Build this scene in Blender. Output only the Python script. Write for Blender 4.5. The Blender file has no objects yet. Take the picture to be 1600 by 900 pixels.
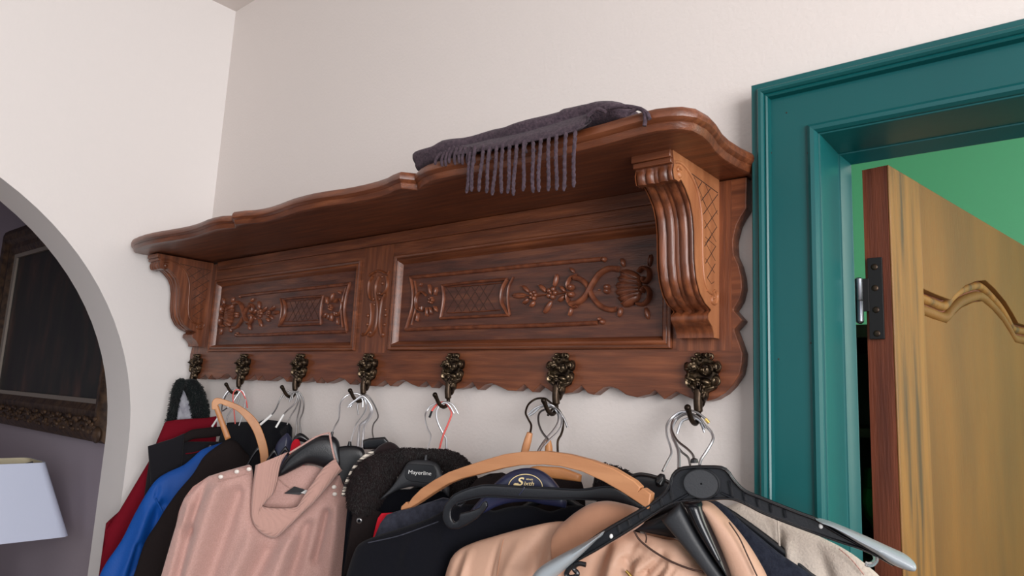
import bpy, bmesh, math, random
from mathutils import Vector as V, noise
random.seed(7)
PI = math.pi
SC = bpy.context.scene
COL = SC.collection

# ------------------------------------------------------------------ camera
CAM = V((1.7766, -0.883, -0.0698)); FPX = 1086.79
CR = V((0.7734, 0.6323, 0.0458)); CU = V((0.0612, -0.1464, 0.9873)); CF = V((-0.631, 0.7608, 0.1519))
cd = bpy.data.cameras.new('camera'); cam = bpy.data.objects.new('camera', cd); COL.objects.link(cam)
cd.sensor_width = 36; cd.lens = 36 * FPX / 1600; cd.clip_start = 0.02
from mathutils import Matrix
m = Matrix.Identity(4)
for i in range(3):
    m[i][0] = CR[i]; m[i][1] = CU[i]; m[i][2] = -CF[i]; m[i][3] = CAM[i]
cam.matrix_world = m
SC.camera = cam
SC.view_settings.view_transform = 'Standard'; SC.view_settings.look = 'None'
SC.view_settings.gamma = 1; SC.view_settings.use_curve_mapping = False
SC.view_settings.exposure = 0.0
# ------------------------------------------------------------------ world, lights
w = bpy.data.worlds.new('daylight'); SC.world = w; w.use_nodes = True
w.node_tree.nodes['Background'].inputs[0].default_value = (0.80, 0.88, 1.0, 1)
w.node_tree.nodes['Background'].inputs[1].default_value = 0.27
def area(name, loc, look, sx, sy, power, col):
    l = bpy.data.lights.new(name, 'AREA'); l.shape = 'RECTANGLE'; l.size = sx; l.size_y = sy
    l.energy = power; l.color = col
    o = bpy.data.objects.new(name, l); COL.objects.link(o); o.location = loc
    o.rotation_euler = (V(look) - V(loc)).to_track_quat('-Z', 'Y').to_euler()
    return o
area('window_and_fill_light', (3.7, -1.7, 0.1), (0.4, -0.2, 0.1), 1.5, 1.5, 94, (1.0, 0.985, 0.985))
area('window_and_fill_light', (1.6, -3.4, 0.35), (0.9, 0.0, -0.1), 1.6, 1.3, 9, (0.90, 0.95, 1.0))  # soft fill added from the front, not a window
area('green_room_window_light', (3.1, 0.75, 0.2), (1.4, 1.2, -0.1), 1.0, 1.2, 26, (1.0, 0.97, 0.85))
area('side_room_fill_light', (-2.6, -2.2, 0.0), (-1.4, 0.0, -0.4), 0.9, 0.9, 2.2, (0.84, 0.86, 1.0))  # fill added to lift the side room wall, no known window

# ------------------------------------------------------------------ helpers
def ray(px, py): return CF + CR * ((px - 800) / FPX) - CU * ((py - 450) / FPX)
def onY(px, py, y): d = ray(px, py); return CAM + d * ((y - CAM.y) / d.y)
def onX(px, py, x): d = ray(px, py); return CAM + d * ((x - CAM.x) / d.x)
def onZ(px, py, z): d = ray(px, py); return CAM + d * ((z - CAM.z) / d.z)
class PL:
    """upright plane a hanging thing lies in: through (x, y), turned phi degrees from the wall"""
    def __init__(s, x, y, phi):
        a = math.radians(phi); s.p = V((x, y, 0)); s.d = V((math.cos(a), math.sin(a), 0)); s.n = V((math.sin(a), -math.cos(a), 0)); s.phi = phi
    def hit(s, px, py, off=0.0):
        q = s.p + s.n * off; d = ray(px, py); return CAM + d * ((q - CAM).dot(s.n) / d.dot(s.n))
    def loc(s, P): return ((P - s.p).dot(s.d), P.z)
    def at(s, u, z, off=0.0): q = s.p + s.d * u + s.n * off; return V((q.x, q.y, z))

def lin(c):
    r = []
    for v in c:
        v = v / 255.0; r.append(v / 12.92 if v <= 0.04045 else ((v + 0.055) / 1.055) ** 2.4)
    return (r[0], r[1], r[2], 1)
def mat(name, col, rough=0.6, metal=0.0, col2=None, nscale=(8, 8, 8), ncontrast=(0.35, 0.65), bump=0.0, bscale=80, bstretch=(1, 1, 1),
        coat=0.0, sheen=0.0, trans=0.0, spec=0.5, detail=6, col3=None, wave=None):
    m = bpy.data.materials.new(name); m.use_nodes = True; nt = m.node_tree; b = nt.nodes['Principled BSDF']
    b.inputs['Base Color'].default_value = lin(col); b.inputs['Roughness'].default_value = rough; b.inputs['Metallic'].default_value = metal
    b.inputs['Coat Weight'].default_value = coat; b.inputs['Coat Roughness'].default_value = 0.25
    b.inputs['Sheen Weight'].default_value = sheen; b.inputs['Transmission Weight'].default_value = trans
    b.inputs['Specular IOR Level'].default_value = spec
    tc = nt.nodes.new('ShaderNodeTexCoord')
    def noisetex(sc, stretch, det=6):
        mp = nt.nodes.new('ShaderNodeMapping'); mp.inputs['Scale'].default_value = stretch
        nt.links.new(tc.outputs['Object'], mp.inputs['Vector'])
        n = nt.nodes.new('ShaderNodeTexNoise'); n.inputs['Scale'].default_value = sc; n.inputs['Detail'].default_value = det
        nt.links.new(mp.outputs[0], n.inputs['Vector']); return n
    if col2 is not None:
        n = noisetex(1.0, nscale, detail); cr = nt.nodes.new('ShaderNodeValToRGB')
        cr.color_ramp.elements[0].position = ncontrast[0]; cr.color_ramp.elements[1].position = ncontrast[1]
        cr.color_ramp.elements[0].color = lin(col2); cr.color_ramp.elements[1].color = lin(col)
        if col3 is not None:
            e = cr.color_ramp.elements.new((ncontrast[0] + ncontrast[1]) / 2); e.color = lin(col3)
        nt.links.new(n.outputs['Fac'], cr.inputs[0]); nt.links.new(cr.outputs[0], b.inputs['Base Color'])
    if bump:
        if wave:
            wv = nt.nodes.new('ShaderNodeTexWave'); mp = nt.nodes.new('ShaderNodeMapping'); mp.inputs['Rotation'].default_value = wave[1]
            nt.links.new(tc.outputs['Object'], mp.inputs['Vector']); nt.links.new(mp.outputs[0], wv.inputs['Vector'])
            wv.inputs['Scale'].default_value = wave[0]; src = wv.outputs['Fac']
        else:
            n2 = noisetex(bscale, bstretch, 4); src = n2.outputs['Fac']
        bp = nt.nodes.new('ShaderNodeBump'); bp.inputs['Strength'].default_value = bump; bp.inputs['Distance'].default_value = 0.002
        nt.links.new(src, bp.inputs['Height']); nt.links.new(bp.outputs[0], b.inputs['Normal'])
    return m

class MB:
    def __init__(s): s.v = []; s.f = []
    def grid(s, rows, cu=False, cv=False, caps=False):
        """rows: list of equally long point lists"""
        o = len(s.v); nr = len(rows); nc = len(rows[0])
        for r in rows: s.v += [tuple(p) for p in r]
        for i in range(nr if cu else nr - 1):
            for j in range(nc if cv else nc - 1):
                a = o + i * nc + j; b = o + i * nc + (j + 1) % nc; c = o + ((i + 1) % nr) * nc + (j + 1) % nc; d = o + ((i + 1) % nr) * nc + j
                s.f.append((a, b, c, d))
        if caps and cv:
            s.f.append(tuple(o + j for j in range(nc))[::-1]); s.f.append(tuple(o + (nr - 1) * nc + j for j in range(nc)))
        return s
    def box(s, lo, hi):
        x0, y0, z0 = lo; x1, y1, z1 = hi; o = len(s.v)
        s.v += [(x0, y0, z0), (x1, y0, z0), (x1, y1, z0), (x0, y1, z0), (x0, y0, z1), (x1, y0, z1), (x1, y1, z1), (x0, y1, z1)]
        for q in ((0, 3, 2, 1), (4, 5, 6, 7), (0, 1, 5, 4), (1, 2, 6, 5), (2, 3, 7, 6), (3, 0, 4, 7)): s.f.append(tuple(o + i for i in q))
        return s
    def tube(s, pts, r, seg=8, flat=None):
        pts = [V(p) for p in pts]; n = len(pts); rr = r if isinstance(r, (list, tuple)) else [r] * n
        rows = []; up = None
        for i, p in enumerate(pts):
            t = (pts[min(i + 1, n - 1)] - pts[max(i - 1, 0)])
            t = t.normalized() if t.length > 1e-9 else V((0, 0, 1))
            if up is None: up = V((0, 0, 1)) if abs(t.z) < 0.9 else V((1, 0, 0))
            a = (up - t * up.dot(t)).normalized(); b = t.cross(a); up = a
            rows.append([p + a * (math.cos(2 * PI * k / seg) * rr[i]) + b * (math.sin(2 * PI * k / seg) * rr[i]) for k in range(seg)])
        s.grid(rows, cv=True, caps=True); return s
    def ball(s, c, ax, ay, az, nu=12, nv=8):
        """ellipsoid with axis vectors"""
        c = V(c); rows = []
        for i in range(nv + 1):
            th = PI * i / nv; th = min(max(th, 0.02), PI - 0.02)
            rows.append([c + ax * (math.sin(th) * math.cos(2 * PI * j / nu)) + ay * (math.sin(th) * math.sin(2 * PI * j / nu)) + az * math.cos(th) for j in range(nu)])
        s.grid(rows, cv=True, caps=True); return s
    def ribbon(s, pts, n, wd, h, seg=6):
        """half-round moulding lying on a surface with normal n"""
        pts = [V(p) for p in pts]; N = len(pts); n = V(n)
        ws = wd if isinstance(wd, (list, tuple)) else [wd] * N
        rows = []
        for i, p in enumerate(pts):
            t = pts[min(i + 1, N - 1)] - pts[max(i - 1, 0)]
            t = t.normalized() if t.length > 1e-9 else V((1, 0, 0))
            a = t.cross(n).normalized(); row = []
            for k in range(seg + 1):
                an = PI * k / seg; row.append(p + a * (math.cos(an) * ws[i] / 2) + n * (math.sin(an) * h))
            row.append(p - a * (ws[i] / 2) - n * 0.001); row.append(p + a * (ws[i] / 2) - n * 0.001)
            rows.append(row)
        s.grid(rows, cv=True, caps=True); return s
    def lens(s, tops, bots, n, depth, sq=2.0, N=28, seg=16, taper=True):
        T = resample(tops, N); B = resample(bots, N); n = V(n); rows = []
        for i in range(N):
            c = (T[i] + B[i]) / 2; h = (T[i] - B[i]) / 2
            e = 1.0
            if taper:
                q = min(i, N - 1 - i) / (N - 1) / 0.06
                e = math.sqrt(max(0.12, 1 - (1 - min(1, q)) ** 2))
            row = []
            for k in range(seg):
                a = 2 * PI * (k + 0.5) / seg; cx, sx = math.cos(a), math.sin(a)
                row.append(c + h * (math.copysign(abs(sx) ** (2 / sq), sx)) + n * (depth * e * math.copysign(abs(cx) ** (2 / sq), cx)))
            rows.append(row)
        s.grid(rows, cv=True, caps=True); return s
    def prism(s, poly, dv):
        """poly: list of 3-d points in a plane, extruded by vector dv"""
        o = len(s.v); n = len(poly); dv = V(dv)
        s.v += [tuple(p) for p in poly] + [tuple(V(p) + dv) for p in poly]
        s.f.append(tuple(range(o, o + n))); s.f.append(tuple(range(o + 2 * n - 1, o + n - 1, -1)))
        for i in range(n):
            j = (i + 1) % n; s.f.append((o + i, o + n + i, o + n + j, o + j))
        return s
    def build(s, name, material, parent=None, bevel=0, smooth=True, base=None, angle=40):
        if parent is not None:
            b = V((0, 0, 0)); p = parent
            while p is not None: b += V(p.location); p = p.parent
        elif base is not None: b = V(base)
        else:
            xs = [v[0] for v in s.v]; ys = [v[1] for v in s.v]; zs = [v[2] for v in s.v]
            b = V(((min(xs) + max(xs)) / 2, (min(ys) + max(ys)) / 2, min(zs)))
        me = bpy.data.meshes.new(name); me.from_pydata([(v[0] - b.x, v[1] - b.y, v[2] - b.z) for v in s.v], [], s.f)
        bm = bmesh.new(); bm.from_mesh(me); bmesh.ops.recalc_face_normals(bm, faces=bm.faces); bm.to_mesh(me); bm.free()
        me.materials.append(material)
        o = bpy.data.objects.new(name, me); COL.objects.link(o)
        if parent is not None: o.parent = parent
        else: o.location = b
        if bevel:
            md = o.modifiers.new('bevel', 'BEVEL'); md.width = bevel; md.segments = 2; md.limit_method = 'ANGLE'; md.angle_limit = math.radians(35)
        if smooth:
            for p in me.polygons: p.use_smooth = True
            me.set_sharp_from_angle(angle=math.radians(angle))
        return o
def resample(pts, N):
    pts = [V(p) for p in pts]; L = [0]
    for a, b in zip(pts, pts[1:]): L.append(L[-1] + (b - a).length)
    out = []; j = 0
    for i in range(N):
        t = L[-1] * i / (N - 1)
        while j < len(L) - 2 and L[j + 1] < t: j += 1
        d = L[j + 1] - L[j]; out.append(pts[j].lerp(pts[j + 1], (t - L[j]) / d if d > 1e-12 else 0))
    return out
def spline(pts, k=6):
    """Catmull-Rom through the points"""
    P = [V(p) for p in pts]; P = [P[0] * 2 - P[1]] + P + [P[-1] * 2 - P[-2]]; out = []
    for i in range(1, len(P) - 2):
        a, b, c, d = P[i - 1], P[i], P[i + 1], P[i + 2]
        for q in range(k):
            t = q / k
            out.append(0.5 * ((2 * b) + (c - a) * t + (2 * a - 5 * b + 4 * c - d) * t * t + (3 * b - a - 3 * c + d) * t ** 3))
    out.append(P[-2]); return out
def sp2(pts, k=5): return [(p.x, p.y) for p in spline([V((a, b, 0)) for a, b in pts], k)]
def tag(o, label, cat, group=None):
    o['label'] = label; o['category'] = cat
    if group: o['group'] = group
    return o
def empty(name, loc, label=None, cat=None, group=None):
    o = bpy.data.objects.new(name, None); COL.objects.link(o); o.location = loc; o.empty_display_size = 0.05
    if label: tag(o, label, cat, group)
    return o
def structure(o): o['kind'] = 'structure'; return o
def text(s, name, origin, ux, uz, n, size, material, parent, width=None, shear=0.0, bold=0.0):
    cu = bpy.data.curves.new(name, 'FONT'); cu.body = s; cu.size = 1.0; cu.extrude = 0.02; cu.shear = shear; cu.offset = bold
    t = bpy.data.objects.new(name, cu); COL.objects.link(t)
    bpy.context.view_layer.update()
    me = bpy.data.meshes.new_from_object(t.evaluated_get(bpy.context.evaluated_depsgraph_get()))
    COL.objects.unlink(t); bpy.data.objects.remove(t)
    xs = [v.co.x for v in me.vertices]; w0 = min(xs); w1 = max(xs)
    sx = (width / (w1 - w0)) if width else size
    b = V((0, 0, 0)); p = parent
    while p is not None: b += V(p.location); p = p.parent
    for v in me.vertices:
        q = origin + ux * ((v.co.x - w0) * sx) + uz * (v.co.y * size) + n * (v.co.z * 0.02); v.co = q - b
    me.materials.append(material)
    o = bpy.data.objects.new(name, me); COL.objects.link(o); o.parent = parent; return o

# ------------------------------------------------------------------ materials
M = {}
M['wall'] = mat('warm_white_plaster', (222, 214, 209), 0.85, bump=0.25, bscale=160)
M['wall_l'] = mat('white_plaster', (232, 227, 224), 0.85, bump=0.15, bscale=160)
M['wall_m'] = mat('plaster_in_dim_blue_light', (176, 164, 174), 0.85, bump=0.15, bscale=160)  # mauve tone holds the dim bluish light of the side room
M['green'] = mat('green_wall_paint', (118, 196, 162), 0.8, bump=0.2, bscale=150)
M['floor'] = mat('brown_floor', (120, 92, 70), 0.5)
M['teal'] = mat('teal_gloss_paint', (9, 86, 87), 0.34, col2=(9, 80, 82), nscale=(3, 3, 2), bump=0.08, bscale=60, spec=0.5)
WC = dict(col2=(82, 42, 23), col3=(108, 58, 33), ncontrast=(0.28, 0.74))
M['oak_x'] = mat('dark_oak_grain_along', (134, 77, 46), 0.42, nscale=(9, 110, 110), bump=0.25, bscale=1, bstretch=(40, 500, 500), coat=0.25, **WC)
M['oak_z'] = mat('dark_oak_grain_upright', (140, 80, 48), 0.42, nscale=(110, 110, 9), bump=0.25, bscale=1, bstretch=(500, 500, 40), coat=0.25, **WC)
M['oak_panel'] = mat('dark_oak_carved', (112, 64, 40), 0.42, nscale=(12, 90, 110), bump=0.3, bscale=1, bstretch=(50, 500, 500), coat=0.2,
                     col2=(60, 30, 20), col3=(84, 44, 30), ncontrast=(0.3, 0.72))
M['oak_carve'] = mat('dark_oak_relief', (132, 76, 50), 0.4, nscale=(60, 60, 60), bump=0.15, bscale=300, coat=0.2, col2=(84, 44, 30), ncontrast=(0.3, 0.7))
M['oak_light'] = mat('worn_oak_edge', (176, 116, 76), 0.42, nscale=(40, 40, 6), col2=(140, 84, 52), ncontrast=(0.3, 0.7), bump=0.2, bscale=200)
M['groove'] = mat('groove_shade_brown', (58, 34, 24), 0.7)  # dark brown stands in for the shade inside cut grooves
M['bare'] = mat('chipped_pale_wood', (196, 184, 172), 0.8, col2=(90, 70, 60), nscale=(160, 160, 160), ncontrast=(0.4, 0.6), bump=0.5)
M['bronze'] = mat('aged_bronze', (112, 96, 76), 0.36, metal=0.9, col2=(44, 34, 28), nscale=(90, 90, 90), ncontrast=(0.38, 0.62), bump=0.2, bscale=260)
M['iron'] = mat('dark_bronze', (74, 60, 48), 0.4, metal=0.85, col2=(40, 32, 26), nscale=(60, 60, 60))
M['steel'] = mat('bright_steel_wire', (226, 228, 232), 0.34, metal=0.85)
M['dsteel'] = mat('dark_steel_wire', (140, 138, 138), 0.34, metal=0.9)
M['brass'] = mat('brass_tip', (190, 160, 90), 0.3, metal=1.0)
M['redwire'] = mat('red_coated_wire', (222, 92, 84), 0.4)
M['black'] = mat('black_plastic', (19, 20, 25), 0.32, bump=0.08, bscale=500)
M['blackrim'] = mat('black_plastic_gloss', (22, 23, 27), 0.24)
M['blackgrey'] = mat('charcoal_plastic', (42, 44, 48), 0.5, bump=0.1, bscale=500)
M['navyp'] = mat('navy_plastic', (34, 38, 66), 0.35)
M['grip'] = mat('satin_grey_grip', (152, 160, 166), 0.3, bump=0.04, bscale=300)
M['clear'] = mat('clear_plastic', (220, 225, 228), 0.1, trans=0.8)
M['beech'] = mat('beech_wood', (198, 142, 100), 0.42, col2=(182, 126, 86), nscale=(6, 40, 60), bump=0.1, bscale=300)
M['beechl'] = mat('orange_beech_wood', (196, 136, 84), 0.45, col2=(178, 118, 70), nscale=(20, 20, 30), bump=0.1, bscale=300)
M['white'] = mat('white_plastic', (232, 232, 230), 0.35)
M['gold'] = mat('pale_gold_print', (236, 214, 160), 0.5)
M['pink'] = mat('dusty_pink_knit', (196, 158, 150), 0.95, col2=(186, 148, 138), nscale=(420, 420, 420), bump=0.5, bscale=500, sheen=0.3, spec=0.1)
M['pinkrib'] = mat('dusty_pink_rib', (188, 149, 138), 0.95, bump=0.5, wave=(170, (0, 0, 0.9)), sheen=0.3, spec=0.1)
M['beige'] = mat('peach_beige_nylon', (190, 152, 130), 0.55, bump=0.15, bscale=300, spec=0.3)
M['tan'] = mat('tan_suede', (176, 130, 104), 0.9, col2=(166, 121, 96), nscale=(30, 30, 30), sheen=0.2, spec=0.1)
M['greige'] = mat('greige_knit', (198, 186, 174), 0.95, col2=(188, 176, 165), nscale=(420, 420, 420), bump=0.6, bscale=420, sheen=0.3, spec=0.1)
M['navy'] = mat('navy_knit', (38, 42, 54), 0.95, col2=(28, 31, 42), nscale=(140, 140, 140), bump=0.6, bscale=400, sheen=0.1, spec=0.1)
M['blackf'] = mat('black_wool', (16, 17, 23), 0.95, bump=0.3, bscale=350, sheen=0.06, spec=0.1)
M['bbrown'] = mat('black_brown_cotton', (36, 30, 30), 0.9, bump=0.3, bscale=350, spec=0.1)
M['blackv'] = mat('black_vest_wool', (32, 31, 35), 0.95, bump=0.4, bscale=300, spec=0.1, sheen=0.1)
M['char'] = mat('charcoal_wool', (62, 64, 76), 0.95, col2=(48, 50, 60), nscale=(120, 120, 120), bump=0.4, bscale=350, sheen=0.1, spec=0.1)
M['blue'] = mat('royal_blue_softshell', (14, 84, 172), 0.6, col2=(12, 66, 140), nscale=(8, 8, 4), bump=0.2, bscale=250, spec=0.3)
M['red'] = mat('dark_red_knit', (112, 18, 32), 0.95, bump=0.3, bscale=350, spec=0.1)
M['bred'] = mat('bright_red_cloth', (200, 26, 44), 0.8, spec=0.2)
M['fur'] = mat('dark_brown_fur', (36, 25, 26), 0.9, col2=(24, 17, 18), nscale=(60, 60, 60), sheen=0.15, spec=0.15)
M['gfur'] = mat('black_green_fur', (17, 26, 26), 0.9, col2=(12, 14, 17), nscale=(40, 40, 40), sheen=0.15, spec=0.15)
M['grey'] = mat('pale_grey_lining', (176, 176, 184), 0.95, col2=(140, 140, 150), nscale=(120, 120, 60), spec=0.1)
M['cream'] = mat('cream_cord', (222, 212, 198), 0.9, col2=(36, 30, 32), nscale=(10, 10, 240), ncontrast=(0.47, 0.53))
M['scarf'] = mat('heather_purple_wool', (84, 70, 78), 0.97, col2=(62, 52, 60), nscale=(220, 220, 220), bump=0.7, bscale=450, sheen=0.08, spec=0.05)
M['button'] = mat('pearl_button', (228, 220, 212), 0.3)
M['label'] = mat('black_satin_label', (24, 24, 28), 0.5)
M['shade'] = mat('white_fabric_shade', (218, 226, 248), 0.8, bump=0.1, bscale=300)
M['shadein'] = mat('cream_shade_lining', (220, 210, 180), 0.8)
M['sticker'] = mat('blue_sticker', (40, 92, 170), 0.4)
M['gilt'] = mat('dark_gilt_frame', (96, 72, 52), 0.5, col2=(50, 36, 30), nscale=(40, 40, 40), bump=0.8, bscale=60, metal=0.2)
M['slip'] = mat('pale_gilt_slip', (150, 138, 128), 0.5)
M['doorf'] = mat('oak_in_green_room_light', (124, 80, 30), 0.5, col2=(98, 62, 24), col3=(112, 72, 27), ncontrast=(0.3, 0.7), nscale=(9, 9, 2.5), bump=0.2, bscale=1, bstretch=(300, 300, 20), coat=0.0)  # yellow cast of the green room's light is in this colour
M['doors'] = mat('oak_stile_in_green_room_light', (136, 92, 40), 0.5, col2=(78, 54, 32), col3=(122, 82, 36), ncontrast=(0.34, 0.6), nscale=(50, 50, 3.5), bump=0.25, bscale=1, bstretch=(400, 400, 20), coat=0.0)  # stile colour carries the same yellow-green light
M['doore'] = mat('oak_edge_in_main_room_light', (124, 62, 38), 0.5, col2=(86, 40, 26), nscale=(60, 60, 5), ncontrast=(0.3, 0.7), bump=0.3, bscale=1, bstretch=(400, 400, 30))  # same oak, coloured as lit from the main room
M['hinge'] = mat('black_iron_hinge', (34, 32, 32), 0.4, metal=0.6)
M['pin'] = mat('grey_steel_pin', (120, 124, 132), 0.3, metal=1.0)
M['cab'] = mat('dark_cabinet_wood', (46, 32, 26), 0.5)
M['glass'] = mat('green_glass', (90, 190, 120), 0.08, trans=0.85)

# painting: a plain dark generic interior, procedural
def painting_mat():
    m = bpy.data.materials.new('dark_oil_painting'); m.use_nodes = True; nt = m.node_tree; b = nt.nodes['Principled BSDF']
    b.inputs['Roughness'].default_value = 0.45
    tc = nt.nodes.new('ShaderNodeTexCoord'); n = nt.nodes.new('ShaderNodeTexNoise'); n.inputs['Scale'].default_value = 5; n.inputs['Detail'].default_value = 5
    mp = nt.nodes.new('ShaderNodeMapping'); mp.inputs['Scale'].default_value = (2.2, 1, 0.8)
    nt.links.new(tc.outputs['Object'], mp.inputs[0]); nt.links.new(mp.outputs[0], n.inputs['Vector'])
    cr = nt.nodes.new('ShaderNodeValToRGB'); e = cr.color_ramp.elements
    e[0].position = 0.3; e[0].color = lin((20, 21, 24)); e[1].position = 0.8; e[1].color = lin((96, 70, 56))
    k = e.new(0.5); k.color = lin((34, 38, 32)); k = e.new(0.62); k.color = lin((62, 46, 38))
    nt.links.new(n.outputs['Fac'], cr.inputs[0]); nt.links.new(cr.outputs[0], b.inputs['Base Color']); return m
M['paint'] = painting_mat()

# ================================================================== the room
WY = 0.022; ZF = -1.80; ZC = 0.985; LX = -0.055; LT = 0.14
XO0, XO1, ZO = 1.50, 2.32, 0.30     # door opening (rough)
mb = MB()
mb.box((-0.20, WY, ZF), (XO0, WY + 0.14, ZC)); mb.box((XO0, WY, ZO), (XO1, WY + 0.14, ZC)); mb.box((XO1, WY, ZF), (4.2, WY + 0.14, ZC))
structure(mb.build('wall_back', M['wall'], smooth=False))
# left wall with a round arch
YC, RA, ZS = -0.80, 0.678, -0.235
ys = [YC + RA * math.cos(a) for a in [PI * k / 48 for k in range(49)]]; zs = [ZS + RA * math.sin(PI * k / 48) for k in range(49)]
mb = MB()
arch = [(YC + RA, ZF)] + list(zip(ys, zs)) + [(YC - RA, ZF)]
outer = [(WY, ZF)]
for (y, z) in zip(ys, zs):
    dy, dz = y - YC, z - ZS
    outer.append((y, z))
def wallring(x):
    rows_in = [(x, y, z) for (y, z) in arch]
    rows_out = []
    n = len(arch)
    for i, (y, z) in enumerate(arch):
        if i == 0: rows_out.append((x, WY, ZF)); continue
        if i == n - 1: rows_out.append((x, -3.2, ZF)); continue
        t = (i - 1) / (n - 3)
        # outer rectangle path up, across, down
        if t < 0.25: rows_out.append((x, WY, ZS + (ZC - ZS) * (t / 0.25)))
        elif t <= 0.75: rows_out.append((x, WY + (-3.2 - WY) * ((t - 0.25) / 0.5), ZC))
        else: rows_out.append((x, -3.2, ZC + (ZS - ZC) * ((t - 0.75) / 0.25)))
    return rows_in, rows_out
a0, b0 = wallring(LX); a1, b1 = wallring(LX - LT)
mb.grid([a0, b0, b1, a1], cu=True)
structure(mb.build('wall_left', M['wall_l'], smooth=True, angle=35))
mb = MB().box((-0.2, -3.2, ZC), (4.2, WY + 0.14, ZC + 0.05)); structure(mb.build('ceiling', M['wall'], smooth=False))
mb = MB().box((-3.2, -3.6, ZF - 0.05), (4.2, 3.0, ZF)); structure(mb.build('floor', M['floor'], smooth=False))
# room beyond the arch
mb = MB().box((-3.2, WY - 0.001, ZF), (-0.195, WY + 0.14, ZC)); structure(mb.build('wall_side_room', M['wall_m'], smooth=False))
mb = MB().box((-3.25, -3.2, ZF), (-3.2, WY + 0.14, ZC)); structure(mb.build('wall_side_room_end', M['wall_m'], smooth=False))
mb = MB().box((-3.2, -3.2, ZC), (-0.195, WY, ZC + 0.05)); structure(mb.build('ceiling_side_room', M['wall_m'], smooth=False))
mb = MB().box((-3.2, -2.75, ZF), (-0.2, -2.7, ZC)); structure(mb.build('wall_side_room_added', M['wall_m'], smooth=False))  # unseen wall, added to keep light off the arch reveal
# green room beyond the doorway
mb = MB().box((0.9, 2.0, ZF), (3.4, 2.05, ZC)); structure(mb.build('wall_green_far', M['green'], smooth=False))
mb = MB().box((0.85, WY + 0.14, ZF), (0.9, 2.05, ZC)); structure(mb.build('wall_green_left', M['green'], smooth=False))
mb = MB().box((3.4, WY + 0.14, ZF), (3.45, 2.05, ZC)); structure(mb.build('wall_green_right', M['green'], smooth=False))
mb = MB().box((0.85, WY + 0.14, ZC), (3.45, 2.05, ZC + 0.05)); structure(mb.build('ceiling_green_room', M['green'], smooth=False))

# door casing with its mouldings: a profile swept round the opening, mitred at the corner
# profile: (distance from the outer edge towards the opening, y)
XE, ZE = 1.4535, 0.3535     # outer corner of the casing
prof = [(0, WY), (0, -0.012), (0.0015, -0.014), (0.008, -0.0135), (0.0095, -0.018), (0.012, -0.021), (0.0155, -0.021), (0.018, -0.018), (0.0185, -0.0155), (0.0205, -0.0165), (0.0225, -0.015), (0.0235, -0.006),
        (0.069, -0.006), (0.070, -0.010), (0.0735, -0.0125), (0.078, -0.0115), (0.081, -0.007), (0.0815, -0.004), (0.083, -0.0035), (0.084, 0.0),
        (0.0840, 0.0750), (0.0842, 0.0772), (0.0858, 0.0775), (0.0932, 0.099), (0.0940, 0.1005), (0.0935, 0.103), (0.05, 0.112), (0.0, 0.112)]
XR = XO1 + 0.05
def sweep(name, side):
    rows = []
    for (d, y) in prof:
        if side == 'left': rows.append([(XE + d, y, ZF), (XE + d, y, ZE - d)])
        elif side == 'head': rows.append([(XE + d, y, ZE - d), (XR + 0.0 - d, y, ZE - d)])
        else: rows.append([(XR - d, y, ZE - d), (XR - d, y, ZF)])
    return MB().grid(rows).build(name, M['teal'], trim, bevel=0, angle=16)
trim = structure(empty('trim_1', (XE, 0, ZF)))
sweep('casing_side', 'left'); sweep('casing_head', 'head'); sweep('casing_side', 'right')
mb = MB()
for (px, py) in ((1229, 176), (1205, 239), (1216.5, 561), (1267, 536), (1262, 239)):
    c = onY(px, py, -0.0063); mb.ball(c, V((0.0009, 0, 0)), V((0, 0.0006, 0)), V((0, 0, 0.0012)), 8, 4)
mb.build('nail_hole', M['groove'], trim)

# open oak door, hinged on the left jamb and swung into the green room
A = onY(1388, 257, 0.115); dd = V((0.177, 0.984, 0)).normalized(); dn = V((dd.y, -dd.x, 0))
class DP(PL):
    def __init__(s): s.p = V((A.x, A.y, 0)); s.d = dd; s.n = dn
DR = DP()
door = structure(empty('door_1', (A.x, A.y, ZF)))
zt = A.z; TH = 0.034
def dq(s, z, o=0): return DR.at(s, z, o)
wst = DR.loc(DR.hit(1441, 400))[0]; SPK = DR.loc(DR.hit(1541, 438))[0]; DW = 2 * SPK
def dbox(mb, s0, s1, z0, z1, o0, o1):
    mb.prism([dq(s0, z0, o0), dq(s1, z0, o0), dq(s1, z1, o0), dq(s0, z1, o0)], dn * (o1 - o0)); return mb
dbox(MB(), 0.0012, DW, ZF + 0.01, zt - 0.001, -TH, -0.012).build('door_core', M['doore'], door, bevel=0.001, smooth=False)
dbox(MB(), 0.0, wst, ZF + 0.01, zt - .0005, -TH, -0.0025).build('hinge_edge', M['doore'], door, smooth=False)
dbox(MB(), 0.0003, wst, ZF + 0.01, zt, -0.0025, 0).build('hinge_stile', M['doors'], door, bevel=0.0012, smooth=False)
dbox(MB(), DW - wst, DW, ZF + 0.01, zt, -0.012, 0).build('lock_stile', M['doors'], door, bevel=0.0012, smooth=False)
archpx = [(1440, 450), (1464.5, 460.5), (1485.8, 468.5), (1496.5, 457), (1509, 446), (1526.7, 439), (1541, 438), (1558.7, 442.7), (1576.5, 455), (1590.8, 469.4), (1599.7, 481.8)]
al = [DR.loc(DR.hit(x, y)) for x, y in archpx]
smid = al[-1][0] + 0.01
alr = [(s, z) for s, z in al]; 
alr = [q for q in alr if q[0] <= SPK + .001]; full = alr + [(2 * SPK - s, z) for s, z in reversed(alr[:-1])]; print('door', wst, SPK, DW, alr)
rail = [dq(wst, zt, -0.012), ] + [dq(max(s, wst), z, -0.012) for s, z in full] + [dq(DW - wst, zt, -0.012)]
MB().prism(rail, dn * 0.0115).build('top_rail', M['doorf'], door, bevel=0.001, smooth=False)
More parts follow.
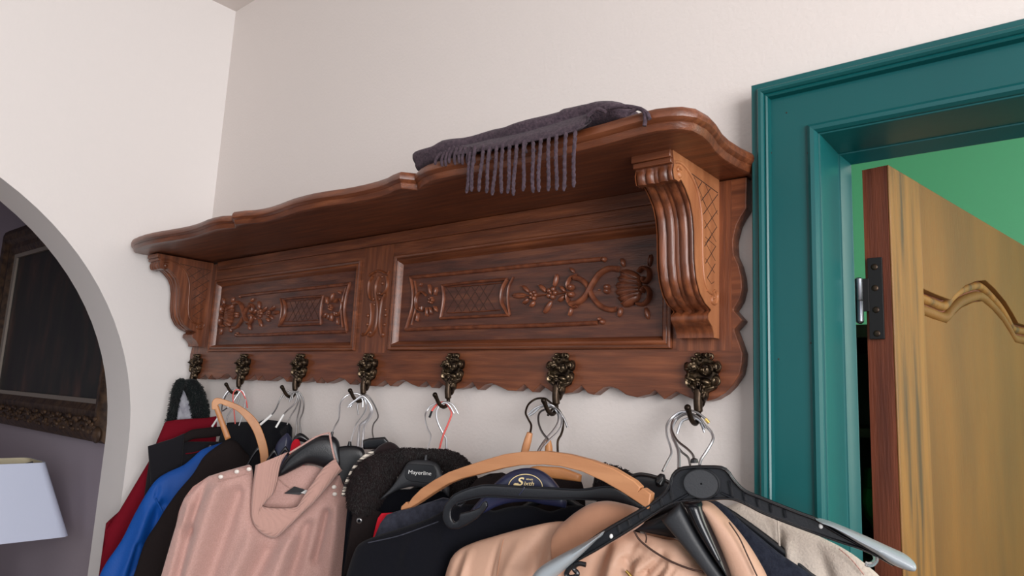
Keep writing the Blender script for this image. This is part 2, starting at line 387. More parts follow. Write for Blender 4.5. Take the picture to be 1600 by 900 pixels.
MB().ribbon([dq(s, z - 0.009, -0.012) for s, z in sp2(full, 4)], dn, 0.014, 0.007).build('panel_moulding', M['doors'], door)
MB().ribbon([dq(s + 0.002, z - 0.026, -0.012) for s, z in sp2(full, 4)], dn, 0.016, 0.008).build('panel_moulding', M['doorf'], door)
field = [dq(max(s, wst + 0.008), z - 0.034, -0.012) for s, z in full]
field = field + [dq(DW - wst - .008, -1.0, -0.012), dq(wst + 0.008, -1.0, -0.012)]
MB().prism(field, dn * 0.005).build('door_panel', M['doorf'], door, bevel=0.0015, smooth=False)
dbox(MB(), wst, DW - wst, ZF + 0.01, -1.05, -0.012, -0.0005).build('bottom_rail', M['doorf'], door, bevel=0.001, smooth=False)
# hinge
hz0, hz1 = onY(1366, 530, A.y).z, onY(1366, 403, A.y).z
e0 = A - dn * TH; en = -dd
hg = MB(); q0, q1 = onY(1357, 460, A.y - 0.001), onY(1380, 460, A.y - 0.001)
hg.box((q0.x, A.y - 0.0022, hz0), (q1.x, A.y + 0.004, hz1))
q2 = onY(1349, 480, A.y - 0.001); za, zb = onY(1349, 487, A.y).z, onY(1349, 436, A.y).z
hg.box((q2.x, A.y - 0.0035, za), (q0.x + 0.001, A.y - 0.0005, zb))
hinge = hg.build('hinge', M['hinge'], door, bevel=0.0004, smooth=False)
pp = MB(); pc0, pc1 = onY(1341, 434, A.y - 0.006), onY(1344.5, 506, A.y - 0.006); xm = (pc0.x + pc1.x) / 2
pp.tube([(xm, A.y - 0.006, pc1.z + (pc0.z - pc1.z) * t) for t in (0, .03, .06, .48, .5, .52, .97, 1.0)], [.002, .0045, .005, .005, .0058, .005, .005, .003], 12)
pp.build('hinge_pin', M['pin'], hinge)
for (px, py) in ((1366, 417), (1367, 450), (1368.5, 484), (1370, 521)):
    c = onY(px, py, A.y - 0.0025); MB().ball(c, V((.0042, 0, 0)), V((0, .0012, 0)), V((0, 0, .0042))).build('screw', M['iron'], hinge)
# dark dresser and glassware seen through the gap
cab = empty('cabinet', (1.22, 1.05, ZF), 'dark wooden cabinet in the green room behind the door gap', 'cabinet')
mb = MB(); mb.box((0.92, 0.9, ZF + 0.0), (0.95, 1.4, 0.13)); mb.box((1.60, 0.9, ZF), (1.63, 1.4, 0.13)); mb.box((0.92, 0.88, 0.10), (1.64, 1.4, 0.13)); mb.box((0.95, 1.38, ZF), (1.6, 1.4, 0.1))
mb.build('carcass', M['cab'], cab, smooth=False)
for z in (-0.13, -0.42): MB().box((0.951, 0.92, z), (1.599, 1.379, z + 0.02)).build('shelf', M['cab'], cab, smooth=False)
def goblet(x, y, z, h, label):
    pr = [(0.028, 0), (0.028, .004), (0.006, .01), (0.005, .35 * h), (0.012, .42 * h), (0.03, .6 * h), (0.033, .8 * h), (0.028, h), (0.026, h), (0.03, .78 * h), (.026, .6 * h), (0.004, .46 * h)]
    rows = [[(x + r * math.cos(2 * PI * k / 16), y + r * math.sin(2 * PI * k / 16), z + q) for k in range(16)] for r, q in pr]
    return tag(MB().grid(rows, cv=True, caps=True).build('green_goblet', M['glass']), label, 'glass', 'green glasses in the cabinet')
goblet(1.375, 0.99, -0.4, 0.15, 'green stemmed glass in the dark cabinet, seen in the gap beside the door')
goblet(1.352, 1.10, -0.4, 0.19, 'taller green glass behind the other on the cabinet shelf')

# ================================================================== oak coat rack
rack = empty('coat_rack', (0.70, 0.0, -0.066), 'carved dark oak wall coat rack with a shelf, two corbels and seven hooks', 'coat rack')
ZH = 0.2335      # underside of the shelf
half = [(1.442, 0.232), (1.441, 0.189), (1.434, 0.179), (1.428, 0.168), (1.424, 0.152), (1.423, 0.144), (1.424, 0.128), (1.430, 0.114), (1.434, 0.097), (1.435, 0.083), (1.431, 0.067), (1.423, 0.054),
        (1.435, 0.040), (1.424, 0.028), (1.431, 0.009), (1.435, -0.003), (1.434, -0.017), (1.431, -0.030), (1.421, -0.045), (1.411, -0.055), (1.398, -0.063), (1.387, -0.066), (1.373, -0.066), (1.358, -0.061), (1.343, -0.055),
        (1.325, -0.066), (1.310, -0.054), (1.302, -0.060), (1.283, -0.065), (1.265, -0.062), (1.251, -0.054), (1.238, -0.051), (1.226, -0.053), (1.210, -0.064), (1.200, -0.062), (1.188, -0.051), (1.171, -0.062), (1.151, -0.065), (1.133, -0.062), (1.111, -0.051),
        (1.096, -0.064), (1.078, -0.052), (1.062, -0.063), (1.045, -0.063), (1.027, -0.057), (1.009, -0.052), (0.994, -0.055), (0.979, -0.064), (0.966, -0.051), (0.947, -0.061), (0.929, -0.064), (0.904, -0.061), (0.884, -0.051),
        (0.868, -0.064), (0.853, -0.052), (0.833, -0.063), (0.815, -0.059), (0.792, -0.051), (0.774, -0.054), (0.756, -0.064), (0.739, -0.053), (0.714, -0.065)]
RC = 0.695
full_b = half + [(2 * RC - x, z) for x, z in reversed(half)]
# panel openings
PX0, PX1, PZ0, PZ1 = 0.747, 1.336, 0.004, 0.188
holes = [[(PX0, PZ0), (PX1, PZ0), (PX1, PZ1), (PX0, PZ1)], [(2 * RC - PX1, PZ0), (2 * RC - PX0, PZ0), (2 * RC - PX0, PZ1), (2 * RC - PX1, PZ1)]]
bm = bmesh.new()
def loop(pts):
    vs = [bm.verts.new((x - 0.70, 0, z + 0.066)) for x, z in pts]
    for a, b in zip(vs, vs[1:] + vs[:1]): bm.edges.new((a, b))
loop(full_b)
for h in holes: loop(h)
bmesh.ops.triangle_fill(bm, use_beauty=True, edges=bm.edges[:])
ex = bmesh.ops.extrude_face_region(bm, geom=bm.faces[:])
for v in [g for g in ex['geom'] if isinstance(g, bmesh.types.BMVert)]: v.co.y += 0.021
bmesh.ops.recalc_face_normals(bm, faces=bm.faces)
me = bpy.data.meshes.new('back_board'); bm.to_mesh(me); bm.free(); me.materials.append(M['oak_x'])
o = bpy.data.objects.new('back_board', me); COL.objects.link(o); o.parent = rack
md = o.modifiers.new('bevel', 'BEVEL'); md.width = 0.0012; md.segments = 2; md.limit_method = 'ANGLE'; md.angle_limit = math.radians(50)
# uprights at both ends and in the middle (grain runs upright), just proud of the board
MB().box((0.652, -0.0006, -0.0005), (0.738, 0.002, 0.231)).build('centre_stile', M['oak_z'], rack, smooth=False)
MB().box((1.343, -0.0006, 0.0005), (1.421, 0.002, 0.231)).build('end_stile', M['oak_z'], rack, smooth=False)
MB().box((-0.031, -0.0006, 0.0005), (0.047, 0.002, 0.231)).build('end_stile', M['oak_z'], rack, smooth=False)

# shelf: outline seen from below, moulded edge
front = [(1.448, -0.012), (1.443, -0.04), (1.441, -0.074), (1.443, -0.106), (1.449, -0.138), (1.451, -0.160), (1.448, -0.183), (1.440, -0.193), (1.430, -0.198), (1.416, -0.202), (1.397, -0.202), (1.375, -0.200), (1.348, -0.197), (1.30, -0.194),
         (1.25, -0.191), (1.214, -0.191), (1.17, -0.195), (1.126, -0.200), (1.095, -0.2035), (1.068, -0.204), (1.045, -0.201), (1.024, -0.194), (1.005, -0.184), (0.996, -0.181), (0.981, -0.200), (0.962, -0.196), (0.943, -0.190), (0.915, -0.186), (0.881, -0.185), (0.85, -0.186),
         (0.828, -0.188), (0.80, -0.193), (0.777, -0.196), (0.755, -0.198), (0.730, -0.198), (0.70, -0.197), (0.673, -0.194), (0.64, -0.189), (0.604, -0.185), (0.575, -0.185), (0.549, -0.188), (0.525, -0.196), (0.497, -0.201), (0.468, -0.186),
         (0.44, -0.196), (0.415, -0.198), (0.385, -0.1965), (0.355, -0.192), (0.32, -0.188), (0.285, -0.186), (0.25, -0.187), (0.20, -0.191), (0.145, -0.196), (0.10, -0.197), (0.05, -0.194), (0.005, -0.188), (-0.02, -0.180), (-0.043, -0.17), (-0.05, -0.155), (-0.049, -0.138), (-0.045, -0.106), (-0.043, -0.074), (-0.045, -0.04), (-0.049, -0.012)]
poly = [V((1.449, WY, 0))] + [V((x, y, 0)) for x, y in front] + [V((-0.05, WY, 0))]
N = len(poly); nor = []
for i in range(N):
    t = (poly[min(i + 1, N - 1)] - poly[max(i - 1, 0)]).normalized(); nn = V((-t.y, t.x, 0)) * -1
    nn = V((t.y, -t.x, 0))
    nor.append(nn)
if nor[N // 2].y > 0: nor = [-q for q in nor]
def zsh(x): return ZH + 0.005 * (1.45 - x) / 1.5
eprof = [(0.0, -0.010), (0.0, -0.0004), (0.0008, 0.0012), (0.0035, 0.0028), (0.0075, 0.0042), (0.0085, 0.0048), (0.0092, 0.0042), (0.0105, 0.0066), (0.0135, 0.0092), (0.018, 0.0100), (0.022, 0.0088), (0.025, 0.0062), (0.0262, 0.002), (0.0262, -0.010)]
rows = []
for (dz, e) in eprof:
    rows.append([(poly[i].x + nor[i].x * e, poly[i].y + nor[i].y * e if 0 < i < N - 1 else WY, zsh(poly[i].x) + dz) for i in range(N)])
mb = MB(); mb.grid(rows)
# top and underside as strips down to the wall line
for k in (0, len(eprof) - 1):
    mb.grid([rows[k], [(p[0], min(WY, 0.02), p[2]) for p in rows[k]]])
shelf = mb.build('shelf', M['oak_x'], rack, angle=28)
mb = MB()
for i in range(26):
    t = i / 25.0; c = onZ(1134 + 30 * t, 252 + 14 * t, ZH + 0.006)
    c = c + V((0, -0.001, random.uniform(-.003, .004)))
    mb.ball(c, V((random.uniform(.001, .003), 0, 0)), V((0, random.uniform(.001, .003), 0)), V((0, 0, random.uniform(.001, .0028))), 7, 5)
ch = mb.build('chipped_edge', M['bare'], shelf); ch['label'] = 'chipped pale bare wood on the shelf corner'
# batten under the shelf against the board
MB().box((0.06, -0.007, 0.213), (1.33, 0.0, ZH + 0.001)).build('shelf_batten', M['oak_x'], rack, bevel=0.001, smooth=False)

# framed carved panels
def frame_panel(x0, x1, z0, z1):
    pr = [(0.0, 0.004), (0.0, -0.0055), (0.002, -0.0065), (0.0045, -0.0055), (0.006, -0.0035), (0.0075, -0.005), (0.0105, -0.0058), (0.013, -0.0035), (0.0155, 0.002), (0.0175, 0.0045), (0.0178, 0.006)]
    rows = [[(x0 + d, y, z0 + d), (x1 - d, y, z0 + d), (x1 - d, y, z1 - d), (x0 + d, y, z1 - d)] for d, y in pr]
    MB().grid(rows, cv=True).build('panel_moulding', M['oak_x'], rack, angle=35)
    MB().box((x0 + 0.001, 0.0055, z0 + 0.001), (x1 - 0.001, 0.018, z1 - 0.001)).build('carved_panel', M['oak_panel'], rack, smooth=False)
frame_panel(PX0, PX1, PZ0, PZ1); frame_panel(2 * RC - PX1, 2 * RC - PX0, PZ0, PZ1)
YP = 0.0055; NY = V((0, -1, 0))
def c4(x, y): return onY(630 + x / 6.4286, 380 + y / 6.4286, YP)
def c5(x, y): return onY(790 + x / 6.4, 380 + y / 6.4, YP)
def mirx(p, mr): return V((2 * RC - p.x, p.y, p.z)) if mr else V(p)
def petal(mb, a, b, wd, h, mr):
    a, b = mirx(a, mr), mirx(b, mr); c = (a + b) / 2; d = (b - a) / 2; s = d.cross(NY).normalized() * wd
    mb.ball(c, d, s, NY * h, 12, 8)
    mb.ribbon([c - d * .8, c, c + d * .8], NY, .0014, h * 1.12, 4)
def rib(mb, pts, f, wd, h, mr, k=5):
    mb.ribbon(spline([mirx(f(x, y), mr) for x, y in pts], k), NY, wd, h)
for mr in (False, True):
    mb = MB()
    # outer cartouche rails
    rib(mb, [(75, 345), (500, 305), (900, 265), (1200, 232), (1700, 185), (2000, 160)], c4, .0075, .004, mr)
    rib(mb, [(30, 868), (500, 850), (900, 838), (1300, 828), (1700, 812), (1960, 800)], c4, .0075, .004, mr)
    rib(mb, [(80, 345), (102, 480), (95, 650), (30, 868)], c4, .005, .004, mr)
    rib(mb, [(120, 380), (140, 500), (132, 650), (90, 820)], c4, .003, .003, mr)
    mb.ball(mirx(c5(990, 165), mr), V((.0045, 0, 0)), V((0, 0, .0045)), NY * .0055); mb.ball(mirx(c5(972, 788), mr), V((.0045, 0, 0)), V((0, 0, .0045)), NY * .0055)
    mb.ball(mirx(c5(942, 760), mr), V((.003, 0, 0)), V((0, 0, .003)), NY * .005)
    gv = MB()
    # trellis tablet
    rib(mb, [(400, 425), (700, 392), (1050, 362)], c4, .0055, .004, mr)
    rib(mb, [(380, 755), (700, 740), (1070, 722)], c4, .0055, .004, mr)
    rib(mb, [(400, 425), (412, 520), (405, 620), (380, 755)], c4, .005, .004, mr)
    rib(mb, [(1050, 362), (1000, 460), (990, 590), (1060, 722)], c4, .006, .0045, mr)
    rib(mb, [(1110, 340), (1062, 450), (1055, 590), (1075, 722)], c4, .003, .003, mr)
    rib(mb, [(440, 700), (700, 690), (980, 670)], c4, .002, .002, mr); rib(mb, [(440, 440), (700, 425), (1000, 398)], c4, .002, .002, mr)
    for i in range(7):
        for sgn in (1, -1):
            x = 430 + i * 84
            a, b = (x, 440 - i * 6), (x + sgn * 165, 695 - i * 3)
            if 425 < b[0] < 1000: gv.ribbon([mirx(c4(*a), mr), mirx(c4(*b), mr)], NY, .0012, .0008, 4)
    # small shell and scroll at the tablet's left
    rib(mb, [(235, 525), (190, 490), (145, 530), (135, 600), (150, 660), (195, 680), (205, 640)], c4, .004, .005, mr)
    mb.ball(mirx(c4(185, 655), mr), V((.004, 0, 0)), V((0, 0, .004)), NY * .006)
    for a, b, w_ in (((285, 520), (270, 410), .003), ((330, 530), (345, 440), .0028), ((250, 640), (245, 740), .004), ((285, 640), (290, 720), .0035), ((325, 630), (345, 690), .003), ((160, 700), (150, 790), .002), ((195, 400), (178, 440), .002)):
        petal(mb, c4(*a), c4(*b), w_, .005, mr)
    for k in range(5): 
        cc = mirx(c4(285, 575), mr); mb.ball(cc + V((.0045 * math.cos(k * 1.257), 0, .0045 * math.sin(k * 1.257))), V((.0032, 0, 0)), V((0, 0, .0032)), NY * .005, 8, 6)
    # flowering sprig
    def flower(x, y, r):
        cc = mirx(c5(x, y), mr)
        for k in range(5): mb.ball(cc + V((r * math.cos(k * 1.257), 0, r * math.sin(k * 1.257))), V((r * .75, 0, 0)), V((0, 0, r * .75)), NY * .0045, 8, 6)
        mb.ball(cc, V((r * .5, 0, 0)), V((0, 0, r * .5)), NY * .006, 8, 6)
    flower(280, 522, .0052); flower(465, 500, .0066)
    rib(mb, [(200, 525), (300, 530), (400, 515), (520, 505), (610, 490)], c5, .003, .003, mr)
    for a, b, w_ in (((215, 525), (65, 525), .0052), ((235, 490), (170, 425), .0038), ((235, 550), (180, 610), .0038), ((295, 580), (250, 640), .0042), ((410, 490), (335, 415), .0042), ((490, 440), (520, 305), .0046), ((465, 575), (385, 705), .0052), ((600, 490), (550, 430), .0038), ((600, 520), (530, 585), .0044),
                     ((690, 300), (650, 245), .003), ((670, 640), (640, 735), .0035), ((1190, 240), (1165, 150), .004), ((1160, 640), (1135, 740), .0046), ((1440, 240), (1460, 110), .0042), ((1405, 640), (1430, 765), .0042)):
        petal(mb, c5(*a), c5(*b), w_, .0045, mr)
    # crossed straps
    rib(mb, [(650, 610), (730, 590), (800, 530), (870, 410), (940, 310), (1040, 255), (1140, 262)], c5, .0095, .006, mr)
    rib(mb, [(690, 345), (760, 370), (820, 430), (870, 540), (950, 630), (1040, 665), (1110, 660)], c5, .0085, .0045, mr)
    rib(mb, [(715, 320), (660, 345), (628, 400), (630, 450), (660, 465), (685, 440)], c5, .0045, .0055, mr)
    rib(mb, [(720, 630), (680, 640), (640, 600), (622, 540), (640, 500), (680, 500)], c5, .0045, .0055, mr)
    for q in ((660, 440), (660, 515), (1018, 440), (1018, 480)): mb.ball(mirx(c5(*q), mr), V((.0058, 0, 0)), V((0, 0, .0048)), NY * .0065)
    mb.ball(mirx(c5(938, 467), mr), V((.002, 0, 0)), V((0, 0, .0012)), NY * .003)
    # shell
    for (x0, y0, x1, y1, w_) in ((1150, 285, 1360, 372, .0085), (1125, 350, 1370, 402, .0085), (1100, 425, 1375, 430, .0085), (1100, 495, 1375, 458, .0085), (1128, 565, 1370, 485, .0085), (1165, 625, 1355, 515, .0085)):
        petal(mb, c5(x0, y0), c5(x1, y1), w_, .0085, mr)
    rib(mb, [(1340, 290), (1385, 250), (1440, 270), (1450, 340), (1410, 395), (1380, 370)], c5, .006, .008, mr)
    rib(mb, [(1370, 480), (1410, 440), (1450, 490), (1440, 560), (1390, 610), (1330, 610)], c5, .006, .008, mr)
    mb.ball(mirx(c5(1390, 360), mr), V((.004, 0, 0)), V((0, 0, .004)), NY * .009); mb.ball(mirx(c5(1380, 475), mr), V((.004, 0, 0)), V((0, 0, .004)), NY * .009)
    mb.v = [(x, 0.0055 - (0.0055 - y) * 1.3, z) for x, y, z in mb.v]; mb.build('panel_carving', M['oak_carve'], rack)
    gv.build('trellis_groove', M['groove'], rack)  # surface strips, groove shade put into their dark colour
# centre stile carving
def c7(x, y): return onY(560 + x / 6.433, 400 + y / 6.433, -0.0006)
mb = MB()
for pts, w_ in (([(115, 195), (160, 165), (210, 150), (270, 175), (310, 190)], .0055), ([(150, 205), (115, 260), (108, 360), (125, 430), (155, 440)], .005), ([(215, 205), (180, 300), (180, 400), (195, 500), (190, 640), (170, 740), (130, 800), (105, 795), (125, 765)], .0065),
                ([(285, 205), (295, 290), (265, 370), (215, 390), (205, 370)], .005), ([(275, 380), (240, 460), (220, 600), (220, 700), (240, 800), (255, 785)], .0065), ([(130, 480), (135, 580), (120, 700), (80, 780), (45, 790)], .0045), ([(320, 150), (300, 190)], .003)):
    rib(mb, pts, c7, w_, .0045, False)
for q, r in (((215, 377), .004), ((155, 432), .0035), ((215, 433), .0035), ((163, 490), .003), ((240, 210), .003), ((245, 275), .0035), ((125, 770), .0045), ((250, 790), .0045), ((45, 790), .004), ((100, 600), .004), ((275, 540), .003), ((275, 595), .004), ((95, 690), .0035), ((265, 690), .0035)):
    mb.ball(c7(*q), V((r, 0, 0)), V((0, 0, r)), NY * r * 1.1)
mb.build('stile_carving', M['oak_z'], rack)

# corbels
side = [(1049.9, 222.3), (1051.4, 235.5), (1052.7, 247.8), (1050.8, 257.2), (1052.7, 272.3), (1058.4, 276.5), (1063, 272.3), (1070.7, 289.3), (1078.2, 312), (1082, 334.6), (1083.9, 361), (1084.2, 380), (1084.8, 407.8), (1087.6, 436), (1093.3, 458.8), (1100.9, 473.9), (1110.3, 484.3), (1105.6, 490.9), (1106, 500.3), (1111.3, 509.8), (1114.5, 521), (1114.5, 527.7)]
CX1 = 1.403; CWD = 0.052
cs = [onX(x, y, CX1) for x, y in side]; cs = [(min(p.y, -0.004), p.z - max(0, p.z - .15) * .105) for p in cs]
cs[0] = (cs[0][0], ZH + .001)
def corbel(x1):
    x0 = x1 - CWD; me_ = MB(); n = 29
    P = resample([V((0, y, z)) for y, z in cs], 70); zt_ = cs[2][1]; zb_ = cs[17][1]
    rows = []
    for i, p in enumerate(P):
        row = []
        for j in range(n):
            t = j / (n - 1); x = x0 + CWD * t
            reed = 0.0
            if zb_ < p.z < zt_:
                f = min(1, (zt_ - p.z) / .004, (p.z - zb_) / .004)
                edges = (0.0, 0.24, 0.47, 0.58, 0.84, 1.0); 
                for a, b in zip(edges, edges[1:]):
                    if a <= t <= b:
                        q = (t - a) / (b - a) * 2 - 1; reed = 0.0065 * (b - a) / .25 * (1 - math.sqrt(max(0, 1 - q * q))) + (0.003 if (b - a) < .13 else 0)
                reed = min(reed, .009) * f
            row.append((x, p.y + reed, p.z))
        rows.append(row)
    me_.grid(rows)
    for xx in (x0, x1):
        o_ = len(me_.v); me_.v += [(xx, p.y, p.z) for p in P] + [(xx, 0.0, P[-1].z), (xx, 0.0, P[0].z)]; me_.f.append(tuple(range(o_, len(me_.v))))
    b = me_.build('corbel', M['oak_z'], rack, angle=50)
    yc = cs[0][0]
    MB().box((x0 - .0025, yc - .004, ZH - .0085), (x1 - .0003, -.0005, ZH + .002)).box((x0 - .001, yc - .0015, ZH - .0155), (x1 - .0003, -.0006, ZH - .0085)).build('corbel_cap', M['oak_x'], b, bevel=.0012)
    # pale scroll face and lattice on the side that shows
    fx = x1 + 0.0002; NX = V((1, 0, 0)); dxs = x1 - CX1
    def cside(x, y, kk=0):
        q = onX(980 + x / 5.295, (210 if kk == 0 else 370) + y / 5.295, CX1); return V((fx, q.y, q.z - max(0, q.z - .15) * .105))
    f = MB(); Q = [V((fx, p.y + .0004, p.z)) for p in P]
    f.prism(Q + [V((fx, -.0007, Q[-1].z)), V((fx, -.0007, Q[0].z))], V((.001, 0, 0)))
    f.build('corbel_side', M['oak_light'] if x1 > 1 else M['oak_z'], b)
    sc = MB(); lo = V((.001, 0, 0))
    path = [cside(420, 262), cside(405, 245), cside(418, 225), cside(440, 240)]
    sc.ribbon([p + lo for p in spline([cside(385, 175), cside(430, 180), cside(480, 230), cside(540, 340), cside(580, 470), cside(605, 640), cside(612, 800), cside(612, 60, 1), cside(618, 240, 1), cside(632, 370, 1), cside(660, 440, 1), cside(690, 465, 1)])], NX, .0042, .0022)
    sc.ribbon([p + lo for p in spline([cside(650, 440, 1), cside(690, 470, 1), cside(715, 445, 1), cside(735, 490, 1), cside(720, 555, 1), cside(690, 540, 1), cside(690, 500, 1), cside(710, 490, 1)])], NX, .0036, .0026)
    sc.ribbon([p + lo for p in spline(path)], NX, .0036, .0026); sc.ball(cside(425, 290) + lo, V((.003, 0, 0)), V((0, .005, 0)), V((0, 0, .005))); sc.ball(cside(708, 500, 1) + lo, V((.003, 0, 0)), V((0, .003, 0)), V((0, 0, .003)))
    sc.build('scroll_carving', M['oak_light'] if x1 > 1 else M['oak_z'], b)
    g = MB()
    for a, bb in (((525, 275, 0), (742, 440, 0)), ((610, 350, 0), (578, 410, 0)), ((682, 405, 0), (600, 530, 0)), ((742, 455, 0), (622, 645, 0)), ((738, 605, 0), (632, 775, 0)), ((732, 760, 0), (648, 895, 0)), ((685, 0, 1), (632, 80, 1)), ((725, 80, 1), (640, 220, 1)), ((720, 225, 1), (655, 340, 1)), ((655, 340, 1), (690, 390, 1)), ((690, 390, 1), (712, 372, 1)),
                  ((545, 300, 0), (640, 560, 0)), ((640, 370, 0), (740, 640, 0)), ((600, 480, 0), (735, 760, 0)), ((630, 700, 0), (728, 890, 0)), ((640, 850, 0), (725, 80, 1)), ((635, 40, 1), (722, 200, 1)), ((640, 180, 1), (715, 300, 1))):
        thin = (a[0] < bb[0]) and a[1] > 250 or a[2] == 1 and bb[0] > a[0]
        g.ribbon([cside(*a) + lo, cside(*bb) + lo], NX, .0007 if thin and a != (525, 275, 0) else .0014, .0004, 4)
    g.build('lattice_groove', M['groove'], b)  # nothing is cut: thin dark strips paint the shade of the grooves
    return b
corbel(CX1); corbel(CX1 - 1.377)

# bronze coat hooks: one built, six copied
def h7(x, y, yy=-0.006): return onY(1040 + x / 7.5, 520 + y / 7.5, yy)
HX = 1.38
mb = MB(); S = 1 / 7.5 * 0.00097
def lump(x, y, rx, ry, h, rot=0.0, yy=-0.003):
    c = h7(x, y, yy); a = math.radians(rot)
    k = 0.000118
    mb.ball(c, V((math.cos(a), 0, math.sin(a))) * rx * k * 1.12, V((-math.sin(a), 0, math.cos(a))) * ry * k, NY * h, 16, 10)
lump(430, 470, 175, 190, .004); lump(415, 640, 110, 110, .005); lump(415, 770, 50, 110, .006)
for q in ((385, 258, 30, 30, .010, 0), (450, 252, 20, 20, .007, 0), (497, 262, 36, 32, .011, 0), (420, 310, 28, 24, .008, 0), (320, 300, 26, 22, .006, 0), (325, 410, 84, 76, .013, 20), (485, 430, 78, 82, .014, -10), (580, 400, 52, 52, .009, 0), (610, 400, 30, 72, .009, 0), (250, 400, 28, 60, .007, 0),
          (310, 535, 78, 30, .011, -25), (265, 570, 26, 70, .008, 20), (480, 575, 70, 44, .011, -15), (400, 550, 30, 30, .012, 0), (590, 565, 32, 70, .011, -18), (340, 640, 34, 62, .009, 25), (520, 660, 80, 30, .009, 20), (400, 610, 26, 50, .010, 0), (445, 660, 18, 80, .012, 0), (385, 700, 30, 60, .010, 15), (470, 740, 26, 60, .009, -12), (300, 430, 40, 30, .017, 0), (480, 440, 34, 40, .019, 0), (360, 350, 24, 24, .011, 0)):
    lump(*q)
def arc(cx, cy, r, a0, a1, wd, h, yy=-0.012):
    pts = [h7(cx + r * (1 - .0 * i) * math.cos(math.radians(a0 + (a1 - a0) * i / 12)), cy + r * math.sin(math.radians(a0 + (a1 - a0) * i / 12)), yy) for i in range(13)]
    mb.ribbon(pts, NY, wd, h)
for q in ((497, 262, 26, -60, 250, .0022, .002, -.013), (325, 410, 60, 0, 250, .0026, .003, -.013), (330, 410, 34, -30, 200, .0022, .003, -.017), (490, 430, 62, 100, 380, .0026, .003, -.0135), (485, 435, 34, 60, 300, .0022, .003, -.018), (605, 400, 44, -110, 110, .0024, .003, -.010), (590, 570, 48, -110, 80, .0024, .003, -.012), (300, 580, 60, 80, 200, .0022, .003, -.009), (520, 280, 40, -90, 60, .002, .003, -.009), (330, 500, 60, 180, 300, .0022, .003, -.011), (400, 700, 50, 60, 150, .002, .002, -.011)):
    arc(*q)
hook0 = mb.build('coat_hook', M['bronze'], rack, angle=60)
md = hook0.modifiers.new('cast', 'REMESH'); md.mode = 'VOXEL'; md.voxel_size = 0.0009; md.use_smooth_shade = True
md = hook0.modifiers.new('worn', 'SMOOTH'); md.iterations = 2; md.factor = .5
# prong: stem drops below the plate, curls forward and up
prong = [(-.008, -.052), (-.010, -.066), (-.0085, -.078), (-.0075, -.086), (-.011, -.0925), (-.0175, -.0955), (-.0255, -.093), (-.032, -.087), (-.037, -.080), (-.0405, -.0755)]
pts = spline([V((HX - 0.001, y, z)) for y, z in prong], 5); n = len(pts)
rr = [(.0058 if i < n * .25 else .0034) * (1 if i < n * .86 else 1.12) for i in range(n)]; rr[-1] = .0028
MB().tube(pts, rr, 12).ball(pts[-1], V((.0044, 0, 0)), V((0, .0044, 0)), V((0, 0, .0044))).build('prong', M['iron'], hook0, angle=60)
for k in range(6):
    c = hook0.copy(); COL.objects.link(c); c.parent = rack; c.location = hook0.location + V((-0.23 * (6 - k), 0, 0))
    for ch in list(hook0.children):
        d = ch.copy(); COL.objects.link(d); d.parent = c

# ================================================================== scarf on the shelf
ZT = ZH + 0.0262 + 0.0018
sc_b = [(662, 262, 4), (675, 266, 3), (700, 267, 3)]
top = [(662, 252), (670, 240), (690, 234), (705, 230), (716, 224), (745, 219), (790, 207), (840, 195), (880, 184), (905, 176), (925, 170), (950, 167), (972, 168), (990, 172), (1003, 178)]
Tp = [onY(x, y, -0.165) for x, y in top]
scarf = empty('scarf', (1.25, -0.12, ZT), 'dark purple-grey wool scarf with long fringe folded on the oak shelf', 'scarf')
mb = MB(); rows = []
Tr = resample(Tp, 90)
for i, p in enumerate(Tr):
    x = p.x; zt2 = max(p.z - (.003 if i < 66 else 0), ZT + .012); e = math.sqrt(max(0.02, 1 - (1 - min(1, min(i, 89 - i) / 5)) ** 2))
    hgt = (zt2 - ZT) * (0.75 + .25 * e); yf = -0.206 + 0.004 * math.sin(x * 40); yb = -0.06; cy = (yf + yb) / 2; row = []
    for k in range(28):
        a = 2 * PI * k / 28; c_, s_ = math.cos(a), math.sin(a)
        yy = cy + (yb - yf) / 2 * e * math.copysign(abs(c_) ** .6, c_); zz = ZT + .0012 + hgt / 2 + hgt / 2 * math.copysign(abs(s_) ** .75, s_)
        nz = noise.noise(V((x * 22, yy * 30, zz * 60))) * .002
        # the fold line along the stack
        if c_ < -0.2 and s_ < 0.2: yy += .006 * math.exp(-((s_ + .25) / .2) ** 2)
        row.append((x, yy - nz, max(ZT + .0008, zz + nz)))
    rows.append(row)
mb.grid(rows, cv=True, caps=True); mb.build('folded_body', M['scarf'], scarf, angle=80)
# upper flap
mb = MB(); rows = []
Fl = [onY(x, y, -0.215) for x, y in ((706, 236), (745, 229), (790, 219), (840, 207), (880, 197), (905, 190), (916, 184))]
Fe = [onY(x, y, -0.219) for x, y in ((712, 242), (745, 237), (790, 229), (840, 219), (880, 210), (903, 203), (912, 196))]
F0 = resample([onY(x, y, -0.165) for x, y in ((702, 231), (716, 224), (745, 218.5), (790, 206.5), (840, 194.5), (880, 183.5), (905, 175.5), (928, 169))], 40); F1 = resample(Fl, 40); F2 = resample(Fe, 40)
for i in range(40):
    w_ = .0015 * noise.noise(V((i * .35, 3, 1)))
    rows.append([F0[i] + V((0, .03, -.006)), F0[i] + V((0, 0, .003 + w_)), F0[i].lerp(F1[i], .5) + V((0, 0, .0045)), F1[i] + V((0, w_, 0)), F1[i].lerp(F2[i], .5) + V((0, -.001 + w_, 0)), F2[i], F2[i] + V((0, .005, .001)), F1[i] + V((0, .008, -.004)), F0[i] + V((0, .01, -.006))])
mb.grid(rows, cv=True, caps=True); mb.build('upper_fold', M['scarf'], scarf, angle=80)
def s4(x, y, yy): return onY(640 + x / 4.21, 160 + y / 4.21, yy)
